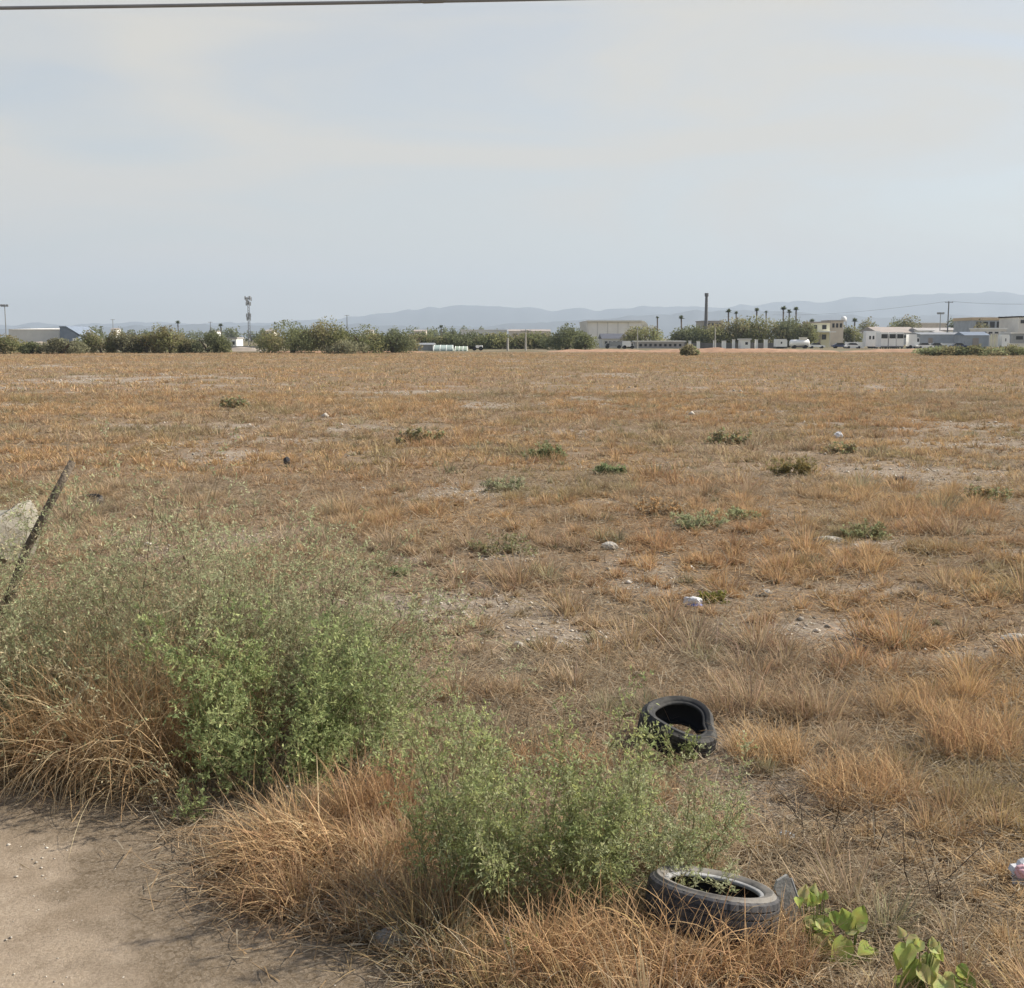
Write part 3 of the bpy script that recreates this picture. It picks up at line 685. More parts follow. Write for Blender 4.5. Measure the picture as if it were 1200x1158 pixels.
def tyre(label, centre, Ro, Ri, wid, rot, m_side, m_tread, m_in, dent=0.0, m_bead=None):
    th = thing('old_tyre', label, 'tyre', centre); th.rotation_euler = rot
    hw = wid / 2; n = 72; bl = Ro - Ri
    def squash(o):
        if dent:
            for v in o.data.vertices:
                r = math.hypot(v.co.x, v.co.y); a = math.atan2(v.co.y, v.co.x)
                k = math.exp(-((a + .35) / .35) ** 2) * dent
                f = 1 - k * .5 - .05 * cos(2 * a); v.co.x *= f; v.co.y *= f; v.co.z *= 1 - k * .9
                v.co.z += .022 * sin(a * 2 + .4)
        return o
    # tread with circumferential and cross grooves
    prof = [(Ro - .020, -hw * .90), (Ro - .006, -hw * .80)]
    for g in (-.5, -.17, .17, .5):
        prof += [(Ro + .0, hw * (g - .05)), (Ro - .006, hw * (g - .035)), (Ro - .006, hw * (g + .035)), (Ro + .0, hw * (g + .05))]
    prof += [(Ro - .006, hw * .80), (Ro - .020, hw * .90)]
    mb = MB(); V = []; Fc = []; mm = len(prof); nn = n * 2
    for k in range(nn):
        w = 2 * pi * k / nn; cut = .004 if k % 4 == 0 else 0
        for i, (r, z) in enumerate(prof):
            rr = r - (cut if (abs(z) > hw * .5) else 0); V.append((rr * cos(w), rr * sin(w), z))
    for k in range(nn):
        for i in range(mm - 1): k2 = (k + 1) % nn; Fc.append((k * mm + i, k2 * mm + i, k2 * mm + i + 1, k * mm + i + 1))
    squash(mb.add(V, Fc).build('tread', m_tread, th))
    for s in (1, -1):
        side = [(Ro - .020, hw * .90 * s), (Ro - .032, hw * .985 * s), (Ro - bl * .34, hw * 1.04 * s), (Ro - bl * .36, hw * 1.055 * s), (Ro - bl * .42, hw * 1.055 * s), (Ro - bl * .44, hw * 1.04 * s), (Ro - bl * .68, hw * 1.0 * s), (Ri + .022, hw * .88 * s)]
        squash(MB().lathe(side if s < 0 else side[::-1], n).build('sidewall', m_side, th, smooth=True))
        bead = [(Ri + .022, hw * .88 * s), (Ri + .010, hw * .865 * s), (Ri, hw * .80 * s), (Ri + .004, hw * .70 * s)]
        squash(MB().lathe(bead if s < 0 else bead[::-1], n).build('bead', m_bead or m_side, th, smooth=True))
    inner = [(Ri + .004, -hw * .70), (Ri + .03, -hw * .80), (Ro - .045, -hw * .86), (Ro - .032, -hw * .5), (Ro - .030, 0), (Ro - .032, hw * .5), (Ro - .045, hw * .86), (Ri + .03, hw * .80), (Ri + .004, hw * .70)]
    squash(MB().lathe(inner, n).build('inner_liner', m_in, th, smooth=True))
    return th
rub_grey = rubber('dusty_rubber', (.075, .07, .066), (.20, .185, .165), .7)
rub_side = rubber('worn_tread_rubber', (.035, .036, .042), (.09, .085, .085), .4)
rub_dark = rubber('black_rubber', (.018, .018, .02), (.05, .046, .04), .3)
rub_black = rubber('plain_black_rubber', (.022, .022, .023), (.085, .08, .07), .35)
bead_m = rubber('pale_bead', (.20, .20, .20), (.36, .36, .36), .6)
p = at(832, 1052, gnd(832, 1052, .17).y); p = gnd(834, 1060, .155)
tyre('grey dusty tyre lying in straw beside the grey board', p, .305, .205, .20, (R(-12), R(9), 0), rub_grey, rub_side, rub_dark, m_bead=bead_m)
p = gnd(795, 854, .15)
tyre('black buckled tyre further back behind the feathery bush', p, .275, .175, .20, (R(15), R(4), R(20)), rub_black, rub_black, rub_dark, dent=.2)
p = gnd(102, 590, .0)
tyre('half buried black tyre in the grass beyond the leaning post', p, .27, .18, .17, (R(12), R(-4), 0), rub_black, rub_black, rub_dark)

# ------------------------------------------------------------------ other things lying about
def lump(name, label, cat, p, size, m, seed, rough=.28, flat=1.0, sub=3, fine=.06, rz=0, nrm=False):
    import bmesh
    bm = bmesh.new(); bmesh.ops.create_icosphere(bm, subdivisions=sub, radius=1)
    for v in bm.verts:
        c = v.co
        a = fbm(np.array([c.x * 1.3 + c.z * .9 + seed]), np.array([c.y * 1.3 - c.z * .7 + seed * 2]), seed, 3)[0] - .5
        b = vn(np.array([c.x * 6 + c.z * 3]), np.array([c.y * 6 - c.z * 4]), seed + 3)[0] - .5
        k = 1 + a * rough * 2 + b * fine * 2
        v.co = Vector((c.x * size[0], c.y * size[1], max(c.z, -.55) * size[2])) * k
    me = bpy.data.meshes.new(name); bm.to_mesh(me); bm.free()
    o = link(name, me, m); o.location = p; o.rotation_euler = (0, 0, rz)
    return tag(o, label, cat)
stone_m = mat('pale_stone', (.38, .355, .31), .9, .2, 9, bump=.5, bscale=30); greystone = mat('grey_stone', (.30, .28, .25), .9, .2, 9, bump=.5, bscale=30)
darkstone = mat('dark_stone', (.05, .048, .05), .9, .2, 9)
bag_m = mat('white_plastic', (.60, .60, .61), .45, .06, 6); bagblue = mat('blue_print', (.12, .16, .42), .5, .1, 6); bagpale = mat('pale_blue_plastic', (.55, .62, .68), .4, .1, 8)
pinkp = mat('pink_print', (.65, .40, .42), .5, .1, 6)
def on(px, py, dz=0): g = gnd(px, py); return (g.x, g.y, gz(g.x, g.y) + dz)
bag = lump('plastic_bag', 'crumpled white bag with a blue underside in the mid field', 'bag', on(813, 706, .05), (.10, .06, .06), bag_m, 4, .4, fine=.16)
b2 = lump('printed_panel', None, None, (.01, -.035, -.028), (.085, .04, .022), bagblue, 5, .2, fine=.1); b2.parent = bag
lump('pale_stone', 'pale round stone right of the white bag', 'stone', on(897, 693, .03), (.065, .05, .045), stone_m, 6)
lump('pale_stone', 'broad white stone near the right border of the field', 'stone', on(1190, 750, .03), (.14, .08, .05), stone_m, 8)
lump('pale_stone', 'white stone in the mid field right of the dusty olive bush', 'stone', on(714, 642, .04), (.11, .07, .06), stone_m, 9)
lump('pale_stone', 'flat white stone on the bare strip right of the pale sage bush', 'stone', on(968, 634, .02), (.20, .10, .05), stone_m, 12)
lump('grey_stone', 'grey stone at the foot of the brown straw by the dirt', 'stone', on(458, 1108, .03), (.075, .05, .05), greystone, 10)
lump('pale_stone', 'small pale stone in the straw behind the feathery bush', 'stone', on(607, 762, .02), (.06, .05, .04), stone_m, 14)
lump('dark_stump', 'small dark stump standing alone in the upper left field', 'stump', on(336, 545, .08), (.07, .06, .10), darkstone, 11, .3)
lump('dark_clod', 'dark clod of earth on the stony ground in the right field', 'clod', on(1056, 563, .04), (.12, .07, .06), darkstone, 13)
lump('plastic_bag', 'small white litter bag far out on the right of the field', 'bag', on(982, 514, .06), (.12, .08, .10), bag_m, 15, .4, fine=.16)
rb = lump('plastic_bag', 'crumpled white and pink bag cut by the right edge of the photo', 'bag', on(1203, 1040, .06), (.075, .06, .075), bag_m, 16, .4, fine=.2)
b3 = lump('printed_panel', None, None, (-.035, -.03, .03), (.04, .035, .04), pinkp, 17, .3, fine=.15); b3.parent = rb
lump('plastic_scrap', 'torn pale blue plastic scrap caught in dry grass behind the grey board', 'scrap', on(921, 985, .03), (.045, .03, .035), bagpale, 18, .5, fine=.3)
# grey board with a metal strip, leaning against the front tyre
def board():
    Y = gnd(925, 1092).y
    def P(px, py): return at(px, py, Y)
    o0 = gnd(926, 1090); th = thing('broken_board', 'pale grey broken board standing on end right of the grey tyre', 'board', o0)
    out = [(911, 1046), (915, 1037), (928, 1031), (933, 1040), (938, 1062), (936, 1084), (928, 1084), (918, 1064)]
    poly = [((P(*p) - o0).x, (P(*p) - o0).z) for p in out][::-1]
    b = MB().prism(poly, -.012, .012).build('panel', mat('grey_board', (.42, .40, .36), .8, .12, 12, bump=.3), th); b.rotation_euler = (R(-12), 0, R(8))
    s = MB().tube([tuple(P(*p) - o0) for p in ((929, 1033), (936, 1056), (941, 1086))], .0055, 6).build('metal_strip', M['galv'], th); s.rotation_euler = (R(-12), 0, R(8)); s.location = (.006, -.014, 0)
board()
# leaning post
pp = [at(85, 541, 8.5), at(58, 592, 8.45), at(31, 645, 8.4), at(15, 690, 8.36)]
pb = gnd(-30, 820); pp.append(Vector((pb.x, 8.25, -.1)))
o = MB().tube(pp, [.026, .03, .031, .034, .036], 9).build('leaning_post', mat('weathered_wood', (.13, .105, .08), .9, .35, 9, bump=.6, bscale=30), smooth=True)
tag(o, 'dark weathered wooden post leaning right above the thicket', 'post')
# pale concrete block at the left edge
def block():
    Yb = gnd(20, 664).y; o0 = gnd(0, 664); o0.y = Yb
    out = [(-42, 612), (-20, 604), (0, 603), (10, 597), (19, 591), (24, 596), (28, 607), (31, 622), (31, 637), (27, 650), (22, 664), (-50, 668), (-52, 640)]
    pts = [(at(px, py, Yb).x - o0.x, at(px, py, Yb).z) for px, py in out]
    cxx = sum(p[0] for p in pts) / len(pts); czz = sum(p[1] for p in pts) / len(pts)
    mb = MB(); V = []; n = len(pts)
    for (yy, sc_) in ((-.02, .90), (.03, 1.0), (.42, 1.0), (.50, .88)):
        V += [(cxx + (x - cxx) * sc_, yy + .02 * sin(i * 2.3), czz + (z - czz) * sc_) for i, (x, z) in enumerate(pts)]
    ridge_x = at(4, 620, Yb).x - o0.x; rid = len(V); V += [(ridge_x, -.34, czz + .16), (ridge_x - .03, -.36, czz - .2)]
    Fc = [tuple(range(3 * n, 4 * n))]
    for i in range(n):
        j = (i + 1) % n; mid = (V[i][2] + V[j][2]) / 2 > czz; Fc.append((j, i, rid if mid else rid + 1))
        if (V[i][2] + V[(i - 1) % n][2]) / 2 > czz and not mid or ((V[i][2] + V[(i - 1) % n][2]) / 2 <= czz and mid): Fc.append((i, rid + 1, rid) if not mid else (i, rid, rid + 1))
    for r in range(3):
        for i in range(n): j = (i + 1) % n; Fc.append((r * n + i, r * n + j, (r + 1) * n + j, (r + 1) * n + i))
    o = mb.add(V, Fc).build('concrete_block', mat('old_concrete', (.27, .25, .205), .9, .15, 5, bump=.5, bscale=14))
    o.location = (o0.x, Yb, 0)
    tag(o, 'pale weathered concrete block at the left edge behind the leaning post', 'block')
block()
# overhead cable
def cable():
    Y = 9.0; a = at(0, 9.5, Y); b = at(560, .5, Y)
    sl = (b.z - a.z) / (b.x - a.x)
    pts = []
    for k in range(61):
        x = -36 + 72 * k / 60; pts.append((x, Y, a.z + sl * (x - a.x) + .0008 * (x - a.x) * (x - b.x)))
    th = thing('overhead_cable', 'black bundled cable running across the top of the sky', 'cable', (0, Y, 0))
    MB().tube([(x, 0, z) for x, y, z in pts], .013, 8).build('cable_run', M['cable'], th)
    c = at(508, 1, Y); MB().tube([(c.x - .10, 0, c.z), (c.x - .07, 0, c.z + .002), (c.x + .07, 0, c.z + .006), (c.x + .10, 0, c.z + .008)], [.013, .022, .022, .013], 8).build('splice', M['cable'], th)
cable()
# ------------------------------------------------------------------ trees at and beyond the far edge of the field
def crown_mesh(w, h, z0, nleaf, size, cols, seed, lumps=14, depth=None):
    r = np.random.default_rng(seed); depth = depth or w * .8
    # a loose heap of uneven lumps
    L_ = []
    for k in range(lumps):
        a = r.uniform(0, 2 * pi); q = r.uniform(0, 1) ** .6
        rx = w * .5 * q * .72
        top = h * (1 - .55 * q ** 2) * r.uniform(.75, 1.05)
        L_.append((rx * cos(a), rx * sin(a) * depth / w, z0 + (top - 0) * r.uniform(.42, .72), w * r.uniform(.15, .25), h * r.uniform(.24, .38)))
    L_ = np.array(L_); id_ = r.integers(0, lumps, nleaf)
    d = r.normal(0, 1, (nleaf, 3)); d /= np.linalg.norm(d, axis=1, keepdims=True); d *= (r.uniform(0, 1, (nleaf, 1)) ** .4)
    P = L_[id_, :3] + d * L_[id_][:, [3, 3, 4]]
    P[:, 0] *= w * .5 / np.percentile(np.abs(P[:, 0]), 98.5); zt = np.percentile(P[:, 2], 99.3); zb = np.percentile(P[:, 2], 2)
    P[:, 2] = z0 + (P[:, 2] - zb) / (zt - zb) * h
    P[:, 2] = np.clip(P[:, 2], z0 * .4, None)
    k = vn(P[:, 0] / (w * .09) + seed, P[:, 2] / (h * .13) + P[:, 1], seed) > .22
    P = P[k]; n = len(P)
    D = r.normal(0, 1, (n, 3)); S = np.cross(D, r.normal(0, 1, (n, 3)))
    D /= np.linalg.norm(D, axis=1, keepdims=True); S /= np.linalg.norm(S, axis=1, keepdims=True)
    s = (size * r.uniform(.5, 1.3, n))[:, None]
    V = np.stack([P - D * s, P + S * s * .6, P + D * s, P - S * s * .6], 1).reshape(-1, 3)
    lc = np.array(cols)[r.integers(0, len(cols), lumps)]
    c = (lc[id_][k] * r.normal(1, .18, (n, 1))).clip(.01, .6)
    o = (np.arange(n) * 4)[:, None]
    return npmesh('crown', V, np.concatenate([o, o + 1, o + 2, o + 3], 1), None, np.repeat(c, 4, 0))
T1 = (.22, .235, .115); T2 = (.29, .29, .135); T3 = (.185, .20, .11); T4 = (.31, .275, .155); T5 = (.27, .265, .165)
def far_tree(name, label, px, w, top, base, cols=(T1, T2, T3), Y=None, nleaf=1500, cat='tree', group=None, seed=None, clear=.05):
    g = gnd(px, base); Y = Y or g.y; k = Y / F
    x = X(px, Y); W = w * k * 1.22; h = Zat(top - .8, Y); nleaf = int(nleaf * 3.2)
    seed = seed or int(px * 7 + top)
    th = thing(name, label, cat, (x, Y, 0), group=group)
    link('crown', crown_mesh(W, h * (1 - clear), h * clear, nleaf, max(.16, 1.15 * k), cols, seed), M['leaf'], th)
    r = random.Random(seed); mb = MB(); tr = max(.06, W * .03)
    for q in range(3):
        a = r.uniform(0, 6.28); e = W * .22
        mb.tube([(r.uniform(-.1, .1), 0, -.1), (cos(a) * e * .3, sin(a) * e * .3, h * .3), (cos(a) * e, sin(a) * e, h * .7)], [tr, tr * .7, tr * .3], 6)
    mb.build('trunk', M['bark'], th)
OLV = [T1, T2, T4]; DRK = [T3, T1, T3]; GRY = [T5, (.14, .13, .08), T4]; LIT = [T2, (.14, .15, .06), T4]
far_tree('bush_tree', 'low olive bush at the left border beneath the thin mast', 4, 34, 394, 415, OLV)
far_tree('bush_tree', 'small dark bush on the pale bank below the long warehouse', 37, 22, 402, 415, DRK, nleaf=700)
far_tree('bush_tree', 'grey olive bush under the blue gable end of the long warehouse', 72, 46, 398, 415, GRY)
far_tree('mesquite_tree', 'leftmost spreading tree of the left grove, just right of the blue shed', 118, 34, 389, 414, OLV)
far_tree('mesquite_tree', 'grey green tree second from the left in the left grove', 146, 40, 390, 414, GRY)
far_tree('mesquite_tree', 'pale olive low tree in the middle of the left grove', 172, 34, 393, 414, LIT)
far_tree('mesquite_tree', 'tall brownish tree at the right of the left grove', 199, 42, 384, 414, [T4, T2, (.14, .11, .05)])
far_tree('mesquite_tree', 'dark green round tree ending the left grove on the right', 243, 42, 391, 414, DRK)
far_tree('bush_tree', 'low light bush between the two trees ending the left grove', 221, 26, 398, 414, LIT, nleaf=800)
far_tree('mesquite_tree', 'broad dark olive tree at the left end of the main grove', 342, 66, 379, 414, OLV, nleaf=2600)
far_tree('mesquite_tree', 'tree with a yellow green tip in the middle of the main grove', 384, 50, 377, 414, LIT, nleaf=2000)
far_tree('mesquite_tree', 'dense tree at the right of the main grove', 428, 60, 385, 414, OLV, nleaf=2200)
far_tree('mesquite_tree', 'lower tree at the right end of the main grove', 460, 44, 389, 414, DRK)
far_tree('bush_tree', 'small grey shrub at the foot of the main grove', 405, 40, 400, 415, GRY, nleaf=800)
for (px, w, top, lab, cs) in [(496, 44, 391, 'flat topped tree behind the corrugated shed', OLV), (528, 40, 392, 'low tree behind the teal tunnels', DRK), (553, 44, 390, 'dark tree left of the short pale post', DRK),
                          (582, 40, 391, 'tree behind the short pale post', OLV), (612, 42, 391, 'tree behind the tall pale pole', OLV), (640, 34, 391, 'light tree right of the tall pale pole', LIT)]:
    far_tree('hedge_tree', lab, px, w, top, 409, cs, nleaf=1100, group='trees in the long hedge')
far_tree('mesquite_tree', 'tall dark tree left of the big leaning warehouse', 664, 50, 383, 410, DRK, nleaf=1900)
far_tree('mesquite_tree', 'small dark tree at the corner of the big leaning warehouse', 686, 22, 391, 411, DRK, nleaf=700)
far_tree('mesquite_tree', 'olive tree in front of the rounded warehouse end', 756, 42, 384, 408, OLV, nleaf=1500)
far_tree('mesquite_tree', 'small tree in front of the warehouse wall above the white truck', 729, 22, 384, 405, OLV, nleaf=700)
for (px, w, top, lab, cs) in [(810, 34, 384, 'leftmost tree of the park, by the lone palm', DRK), (838, 40, 381, 'pale olive tree under the tall chimney', LIT), (866, 42, 375, 'high crowned tree in the park right of the chimney', OLV),
                          (895, 50, 373, 'broad olive tree in the middle of the park', LIT), (924, 44, 375, 'rounded dark tree at the right of the park', DRK), (940, 26, 380, 'last small tree of the park left of the yellow house', OLV)]:
    far_tree('park_tree', lab, px, w * 1.12, top, 404, cs, nleaf=1700, Y=345, group='trees in the park')
far_tree('street_tree', 'loose green tree right of the yellow house', 992, 26, 383, 406, LIT, nleaf=800)
far_tree('street_tree', 'green tree crown above the white trailer roof', 1016, 24, 376, 402, OLV, nleaf=700, Y=520)
far_tree('street_tree', 'round olive tree behind the parked white trucks', 1061, 32, 372, 400, OLV, nleaf=1000, Y=520)
far_tree('street_tree', 'dark tree left of the round olive tree', 1046, 20, 376, 400, DRK, nleaf=500, Y=540)
far_tree('street_tree', 'small round tree beside the tall utility pole', 1115, 16, 376, 401, DRK, nleaf=500, Y=500)
far_tree('street_tree', 'thin green tree before the ochre corniced building', 1151, 20, 377, 402, GRY, nleaf=500, Y=350)
for i, (px, w, top, lab) in enumerate([(1094, 40, 407.5, 'olive scrub bush below the tall utility pole'), (1116, 30, 406.5, 'dark scrub bush in the right verge'), (1138, 30, 406, 'low scrub bush before the blue shed'),
                                     (1165, 40, 408, 'green scrub bush before the striped gate'), (1192, 40, 406, 'brownish scrub bush at the right border'), (808, 18, 405, 'round scrub bush at the left end of the white pillars')]):
    far_tree('scrub_bush', lab, px, w, top, 417, [W3, OLIVE, T4] if i % 2 else [T1, OLIVE, W3], nleaf=700, cat='bush', group='scrub at the field edge', clear=.03)
for i, (px, w, top) in enumerate([(22, 30, 401), (54, 26, 402), (92, 26, 398), (132, 26, 396), (158, 28, 397), (186, 26, 394), (212, 24, 396), (258, 18, 401), (322, 34, 396), (364, 36, 391), (408, 34, 391), (446, 34, 394), (474, 30, 397), (514, 30, 396), (567, 30, 396), (598, 28, 397), (626, 30, 396)]):
    far_tree('hedge_bush', 'low olive bush filling a gap between the taller grove trees', px, w, top, 413 if px < 480 else 409, [GRY, LIT, OLV][i % 3], nleaf=500, cat='bush', group='low bushes filling the groves')
# skyline of small trees far behind, nothing tells them apart
r_ = random.Random(5)
for i in range(46):
    px = r_.choice([r_.uniform(75, 300), r_.uniform(300, 690), r_.uniform(75, 560)]); 
    far_tree('skyline_tree', 'tiny dark tree on the hazy skyline behind the groves', px, r_.uniform(8, 22), r_.uniform(383, 389), 400, DRK, Y=r_.uniform(650, 900), nleaf=130, group='tiny trees on the skyline', seed=900 + i)

# ------------------------------------------------------------------ palms
def palm(label, px, top, base_Y, crown=6.0, skirt=True, dark=False, slim=False):
    Y = base_Y; k = Y / F; x = X(px, Y); h = Zat(top, Y); cr = crown * k
    r = np.random.default_rng(int(px * 3)); th = thing('palm_tree', label, 'palm', (x, Y, 0), group='palms by the park')
    MB().tube([(0, 0, -.1), (.1, 0, h * .5), (0, 0, h - cr * .7)], [.32, .24, .22], 7).build('trunk', M['bark'], th)
    n = 110; a = r.uniform(0, 2 * pi, n); el = r.uniform(-.9, 1.5, n)
    base = np.tile(np.array((0, 0, h - cr * .75)), (n, 1))
    c = np.array((.10, .12, .055)) * r.uniform(.7, 1.3, (n, 1))
    A_ = blades(base, a, el, np.full(n, .6), cr * r.uniform(.7, 1.1, n) * (.7 if slim else 1), np.full(n, cr * .36), 4, c)
    link('fronds', npmesh('fronds', *A_[:3], A_[3]), M['leaf'], th)
    if skirt:
        n = 40; a = r.uniform(0, 2 * pi, n); base = np.tile(np.array((0, 0, h - cr * .9)), (n, 1)); base[:, 2] -= r.uniform(0, cr * .9, n)
        c = np.array((.13, .10, .065)) * r.uniform(.7, 1.2, (n, 1))
        A_ = blades(base, a, np.full(n, -.7), np.full(n, .8), np.full(n, cr * .55), np.full(n, cr * .25), 3, c); A_[0][:, 2] = np.maximum(A_[0][:, 2], h * .25)
        link('dead_fronds', npmesh('dead_fronds', *A_[:3], A_[3]), M['leaf'], th)
palm('thin dark palm right of the rounded warehouse end', 770, 370, 430, 3.6, slim=True)
palm('lone shaggy palm left of the tall chimney', 798, 370, 400, 4.6)
palm('tallest palm just right of the tall chimney', 853, 362, 420, 5.2)
palm('short palm right of the tallest palm', 862, 365, 470, 3.4)
palm('palm standing alone over the middle of the park', 886, 361, 420, 4.6)
palm('thin palm right of the lone park palm', 897, 364, 470, 3.2)
palm('left palm of the three close together', 917, 359, 420, 5.2)
palm('middle palm of the three close together', 924, 363, 450, 4.6)
palm('right palm of the three close together', 932, 360, 420, 4.6)
palm('dark palm behind the yellow house', 951, 374, 500, 5.0)
palm('palm crown left of the water tank right of the yellow house', 1001, 373, 470, 5.0)
palm('small palm on the skyline above the left grove', 209, 376, 600, 4.0)
palm('small palm on the skyline left of the lattice mast', 259, 379, 620, 4.0)
palm('flat crowned palm on the skyline right of the main grove', 517, 381, 700, 4.0)

# ------------------------------------------------------------------ buildings
def house(name, label, px0, px1, top, Y, depth, wall, roof=None, roof_kind='flat', rise=3, over=.25, windows=None, wmat=None, cat='building', doors=None, z0=0, parapet=None):
    """a building whose front stands at distance Y; windows: list of (px0, py0, px1, py1)"""
    xa, xb = X(px0, Y), X(px1, Y); w = xb - xa; h = Zat(top, Y); k = Y / F
    th = thing(name, label, cat, ((xa + xb) / 2, Y, 0))
    MB().box(0, depth / 2, h / 2 - .1, w, depth, h + .2).build('wall', wall, th)
    if roof_kind == 'flat' and roof:
        MB().box(0, depth / 2, h + .18, w + 2 * over, depth + 2 * over, .36).build('roof', roof, th)
    elif roof_kind == 'gable':       # ridge along X
        rr = rise * k
        MB().prismx([(-over, h), (depth + over, h), (depth / 2, h + rr)], -w / 2 - over, w / 2 + over).build('roof', roof, th)
    elif roof_kind == 'gable_y':     # ridge along Y, gable towards the viewer
        rr = rise * k
        MB().prism([(-w / 2 - over, h), (w / 2 + over, h), (0, h + rr)], -over, depth + over).build('roof', roof, th)
    elif roof_kind == 'shed':
        rr = rise * k
        MB().prismx([(-over, h), (depth + over, h), (depth + over, h + rr)], -w / 2 - over, w / 2 + over).build('roof', roof, th)
    if parapet: MB().box(0, depth / 2, h + parapet[1] * k / 2 + .003, w + .5, depth + .5, parapet[1] * k).build('cornice', parapet[0], th)
    def opening(nm, m, q):
        a, b_, c, d = q; x0, x1 = X(a, Y) - th.location.x, X(c, Y) - th.location.x; z0_, z1 = Zat(d, Y), Zat(b_, Y)
        z0_ = max(z0_, .05)
        f = MB().box((x0 + x1) / 2, -.02, (z0_ + z1) / 2, x1 - x0, .16, z1 - z0_).build(nm, m, th)
        return f
    for q in windows or []: opening('window', wmat or M['dark'], q)
    for q in doors or []: opening('door', M['brownroof'], q)
    return th, h
def wins(a, b, n, y0, y1, wf=.6):
    s = (b - a) / n; return [(a + s * i + s * (1 - wf) / 2, y0, a + s * i + s * (1 + wf) / 2, y1) for i in range(n)]

house('warehouse', 'long low pale grey warehouse at the far left', 10.5, 70, 386, 420, 30, M['pale'], M['pale'], 'shed', 2)
def blue_shed():
    Y = 416; x0, x1 = X(70.5, Y), X(92, Y); h = Zat(383.5, Y); lo = Zat(393, Y); th = thing('sloping_shed', 'dark blue sloping end shed on the long grey warehouse', 'shed', ((x0 + x1) / 2, Y, 0)); w = x1 - x0
    MB().prism([(-w / 2, 0), (w / 2, 0), (w / 2, lo), (-w / 2 + w * .35, h), (-w / 2, h)], 0, 20).build('wall', M['blue'], th)
    MB().prism([(-w / 2 - .1, h + .01), (-w / 2 + w * .35, h + .01), (w / 2 + .6, lo + .01), (w / 2 + .6, lo + .3), (-w / 2 + w * .36, h + .35), (-w / 2 - .1, h + .35)], -.3, 20.3).build('roof', M['blue'], th)
    MB().box(w * .28, -.03, 1.3, w * .2, .12, 2.6).build('door', M['white'], th)
blue_shed()
house('block_house', 'small white block house between the left grove and the main grove', 263, 277, 397, 330, 8, M['white'], M['greyroof'], windows=[(266, 400, 269, 404), (272, 400, 275, 404)])
def fence_wall(name, label, px0, px1, top, Y, m, th_=.25, cap=None, cat='wall'):
    xa, xb = X(px0, Y), X(px1, Y); h = Zat(top, Y); t = thing(name, label, cat, ((xa + xb) / 2, Y, 0))
    MB().box(0, 0, h / 2 - .1, xb - xa, th_, h + .2).build('panel', m, t)
    mb = MB(); n = max(2, int((xb - xa) / 4))
    for i in range(n + 1): mb.box(-(xb - xa) / 2 + (xb - xa) * i / n, -.05, h / 2, .35, th_ + .2, h + .25)
    mb.build('posts', cap or m, t)['kind'] = 'stuff'
fence_wall('boundary_wall', 'low grey boundary wall left of the main grove', 268, 312, 405.5, 300, M['greyroof'])
house('corrugated_shed', 'long low corrugated grey shed at the foot of the hedge', 468, 507, 404, 260, 8, M['galv'], M['galv'], 'gable', 2)
def tunnel(label, px0, px1, top, Y, m):
    xa, xb = X(px0, Y), X(px1, Y); h = Zat(top, Y); w = xb - xa; t = thing('plastic_tunnel', label, 'tunnel', ((xa + xb) / 2, Y, 0))
    poly = [(3 * cos(a) + 3, h * sin(a)) for a in np.linspace(0, pi, 13)]
    MB().prismx(poly, -w / 2, w / 2).build('cover', m, t, smooth=False)
    mb = MB(); n = max(3, int(w / 1.6))
    for i in range(n + 1): mb.tube([(-w / 2 + w * i / n, y, z) for y, z in poly], .05, 4)
    mb.build('hoops', M['white'], t)['kind'] = 'stuff'
tunnel('teal plastic tunnel beside the corrugated shed', 508, 530, 404.5, 255, M['teal'])
tunnel('short green plastic tunnel right of the teal one', 533, 547, 406, 252, mat('green_tarp', (.30, .36, .28), .6, .15, 1))
def box_truck(label, px, Y, w_px=10, h_px=9, body=None, cab=True, rz=0, name='box_truck', cat='truck', loc=None, glass=True):
    body = body or M['white']; k = Y / F; w = w_px * k; h = h_px * k
    t = thing(name, label, cat, (X(px, Y), Y, 0), rz); L_ = w
    b = MB(); b.box(-L_ * .14, 0, .55 + (h - .55) / 2, L_ * .70, 2.2, h - .55); b.build('body', body, t)
    c = MB(); c.prism([(L_ * .22, .5), (L_ * .5, .5), (L_ * .5, h * .45), (L_ * .42, h * .78), (L_ * .22, h * .78)], -1.0, 1.0); c.build('cab', body, t)
    MB().prism([(L_ * .26, h * .48), (L_ * .46, h * .48), (L_ * .40, h * .72), (L_ * .26, h * .72)], -1.03, 1.03).build('window', M['dark'], t)
    for (x, y) in ((-L_ * .32, -1.02), (L_ * .36, -1.02), (-L_ * .32, 1.02), (L_ * .36, 1.02)):
        MB().tube([(x, y - .13, .45), (x, y + .13, .45)], .45, 14).build('wheel', M['tyreblack'], t)
    return t
box_truck('white box truck in front of the blue roofed house', 736, 305, 13, 9)
box_truck('grey flatbed lorry parked left of the white box truck', 719, 312, 20, 8, body=M['galv'], rz=pi)
box_truck('small white pickup right of the green tunnel', 560, 262, 11, 6, rz=pi)
house('low_shop', 'long white roofed low building far behind the hedge', 540, 594, 387, 620, 20, M['pale'], M['white'], windows=wins(545, 590, 6, 391, 395))
house('low_shop', 'brown roofed low building right of the white roofed one', 596, 645, 388, 600, 20, M['tan'], M['brownroof'], 'gable', 2, windows=wins(600, 640, 5, 391, 395))
